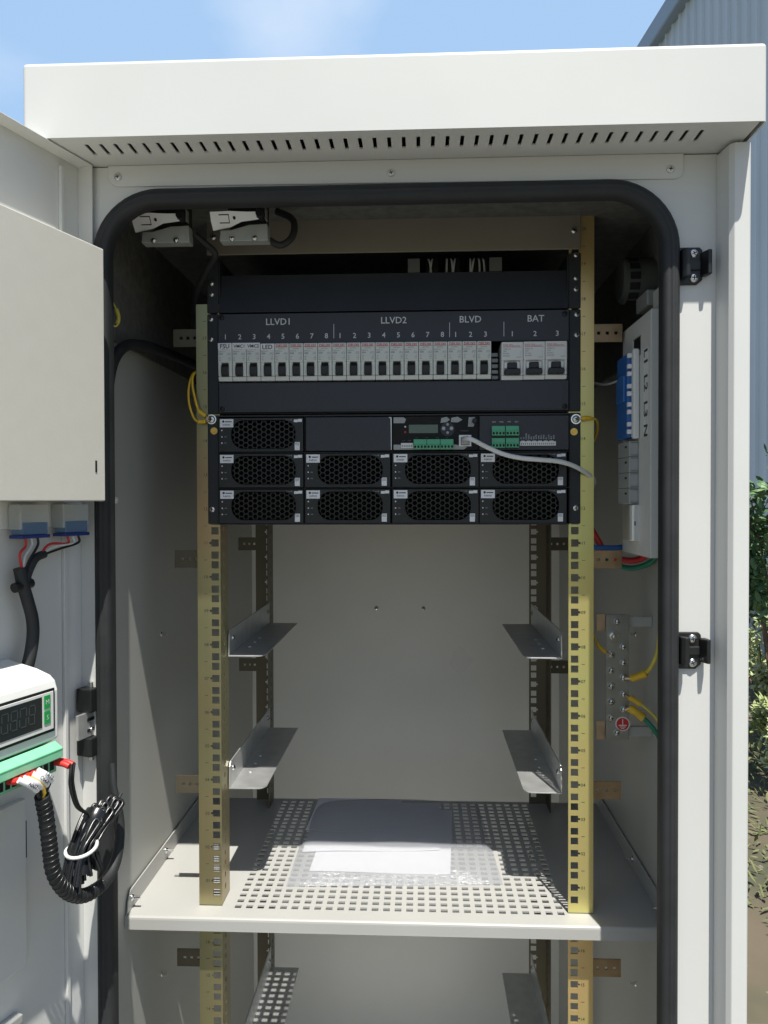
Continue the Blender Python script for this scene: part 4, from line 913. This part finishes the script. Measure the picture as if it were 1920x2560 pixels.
# ================================================================== outdoors
g = MB(); g.box(-60000, 60000, -60000, 90000, GZ-200, GZ-8); o = g.build('ground', SOIL, origin=(0, 0, GZ)); o['kind'] = 'structure'
g = MB(); g.box(-3500, 2700, -7000, 1180, GZ-150, GZ); o = g.build('concrete_pad', CONC, origin=(0, 0, GZ), bev=10); o['kind'] = 'structure'
# warehouse
wdv = Vector((-.082, .9966, 0)); wn = Vector((.9966, .082, 0)); P0 = Vector((36, -1013, 0))+wn*3650
def wp(s, o_, z): return P0+wdv*s+wn*o_+ZV*z
wh = thing('warehouse', tuple(wp(20000, 3000, GZ)), 'blue grey ribbed metal warehouse wall behind the cabinet', 'building')
c = MB(); s = 2500.0; prof = []
while s < 44000:
    prof += [(s, 0), (s+118, 0), (s+132, -26), (s+158, -26), (s+172, 0)]; s += 190
top = 6020; bot = GZ+880
vs = [wp(a, o_, bot) for a, o_ in prof]+[wp(a, o_, top) for a, o_ in prof]; K = len(prof)
c.add(vs, [(i+1, i, i+K, i+1+K) for i in range(K-1)]); c.build('cladding', CLADM, wh)
c = MB(); c.obox(wp(2400, 10, bot), wdv*41700, wn*9000, ZV*(top-bot-30)); c.build('core', CLADM, wh)
c = MB(); c.obox(wp(2350, -120, top-40), wdv*41800, wn*400, ZV*260); c.build('roof_flashing', FLASH, wh, bev=25)
c = MB(); c.obox(wp(2450, -60, GZ-50), wdv*41600, wn*65, ZV*(880+40)); c.build('plinth', PLINTH, wh, bev=8)
# leaves
def leaf(mb, p, d, n_, L_, w):
    d = d.normalized(); s_ = d.cross(n_).normalized(); u_ = s_.cross(d)
    mb.add([p, p+d*L_*.35+s_*w-u_*w*.25, p+d*L_*.75+s_*w*.75-u_*w*.3, p+d*L_-u_*L_*.12, p+d*L_*.75-s_*w*.75-u_*w*.3, p+d*L_*.35-s_*w-u_*w*.25, p+d*L_*.5+u_*w*.1],
           [(0, 1, 6), (1, 2, 6), (2, 3, 6), (3, 4, 6), (4, 5, 6), (5, 0, 6)])
def rv(): return Vector((random.gauss(0, 1), random.gauss(0, 1), random.gauss(0, 1))).normalized()
def shrub(name, base, r, hgt, zlow, nl, L_, m, label, cat, group, stems=7, lean=(0, 0)):
    t = thing(name, (base[0], base[1], GZ), label, cat, group); b = MB(); lf = MB(); tips = []
    B = Vector((base[0], base[1], GZ-15))
    for i in range(stems):
        a = 2*math.pi*i/stems+random.uniform(-.4, .4); rr = r*random.uniform(.35, .95); tp = B+Vector((math.cos(a)*rr+lean[0], math.sin(a)*rr+lean[1], hgt*random.uniform(.7, 1)))
        md = B*.5+tp*.5+Vector((random.uniform(-.1, .1)*r, random.uniform(-.1, .1)*r, hgt*.06)); b.tube([B, md, tp], 13*r/400, 7, 5, taper=lambda u: 1-.75*u); tips.append((md, tp))
        for k in range(3):
            q0 = md*(.3*k)+tp*(1-.3*k); q1 = q0+rv()*r*.45+ZV*r*.12; b.tube([q0, q0*.5+q1*.5+ZV*r*.04, q1], 5*r/400, 5, 3); tips.append((q0, q1))
    b.build('stems', BARK, t)
    n_ = 0
    while n_ < nl:
        q0, q1 = random.choice(tips); u_ = random.random(); c0 = q0*(1-u_)+q1*u_+rv()*r*random.uniform(.02, .24)
        if c0.z < GZ+zlow: n_ += .2; continue
        for k in range(random.randint(3, 6)):
            dd = rv()*.8+ZV*.25; leaf(lf, c0+rv()*L_*.3, dd, (rv()*.5+ZV).normalized(), L_*random.uniform(.7, 1.25), L_*random.uniform(.2, .28)); n_ += 1
    lf.build('leaves', m, t); return t
shrub('leafy_bush', (2010, 3300), 430, 1600, 700, 2300, 62, LEAF, 'dark green leafy bush beside the cabinet, in front of the warehouse', 'bush', None, 8)
for i, (x, y, r, hh, lab) in enumerate(((1900, 3000, 230, 420, 'low pale leaved shrub nearest the cabinet edge'), (2180, 3700, 280, 480, 'low pale leaved shrub behind the nearest one, under the dark bush'), (2450, 4600, 300, 520, 'low pale leaved shrub farthest back along the warehouse wall'), (1960, 2500, 200, 330, 'low pale leaved shrub at the right edge of the picture'))):
    shrub('low_shrub', (x, y), r, hh, 20, 1900 if i == 0 else 1200, 44, LEAFL, lab, 'shrub', 'low shrubs along the warehouse wall', 9)
# pebbles and grass tufts on the soil
pb = MB()
for i in range(420):
    x, y = random.uniform(1000, 3200), random.uniform(1250, 4600); r = random.choice((5, 8, 11, 20))*random.uniform(.6, 1.3)
    c0 = Vector((x, y, GZ-8+r*.1)); pb.smooth = True; pb.dome(c0-ZV*r*.1, (random.uniform(-.3, .3), random.uniform(-.3, .3), 1), r, r*.6, 8, 3)
tag(pb.build('pebbles', STONE, origin=(2000, 2800, GZ)), None, None, None, 'stuff')
lt = MB()
for i in range(3800):
    x, y = random.uniform(1200, 2800), random.uniform(1250, 4600); p = Vector((x, y, GZ-6+random.uniform(0, 14))); leaf(lt, p, Vector((random.gauss(0, 1), random.gauss(0, 1), abs(random.gauss(0, .9)))), ZV, random.uniform(25, 70), random.uniform(3, 8))
LIT = mat('grass_tufts', (.10, .15, .05), .9, col2=(.20, .19, .09), vscale=4)
tag(lt.build('grass_tufts', LIT, origin=(2000, 2800, GZ)), None, None, None, 'stuff')
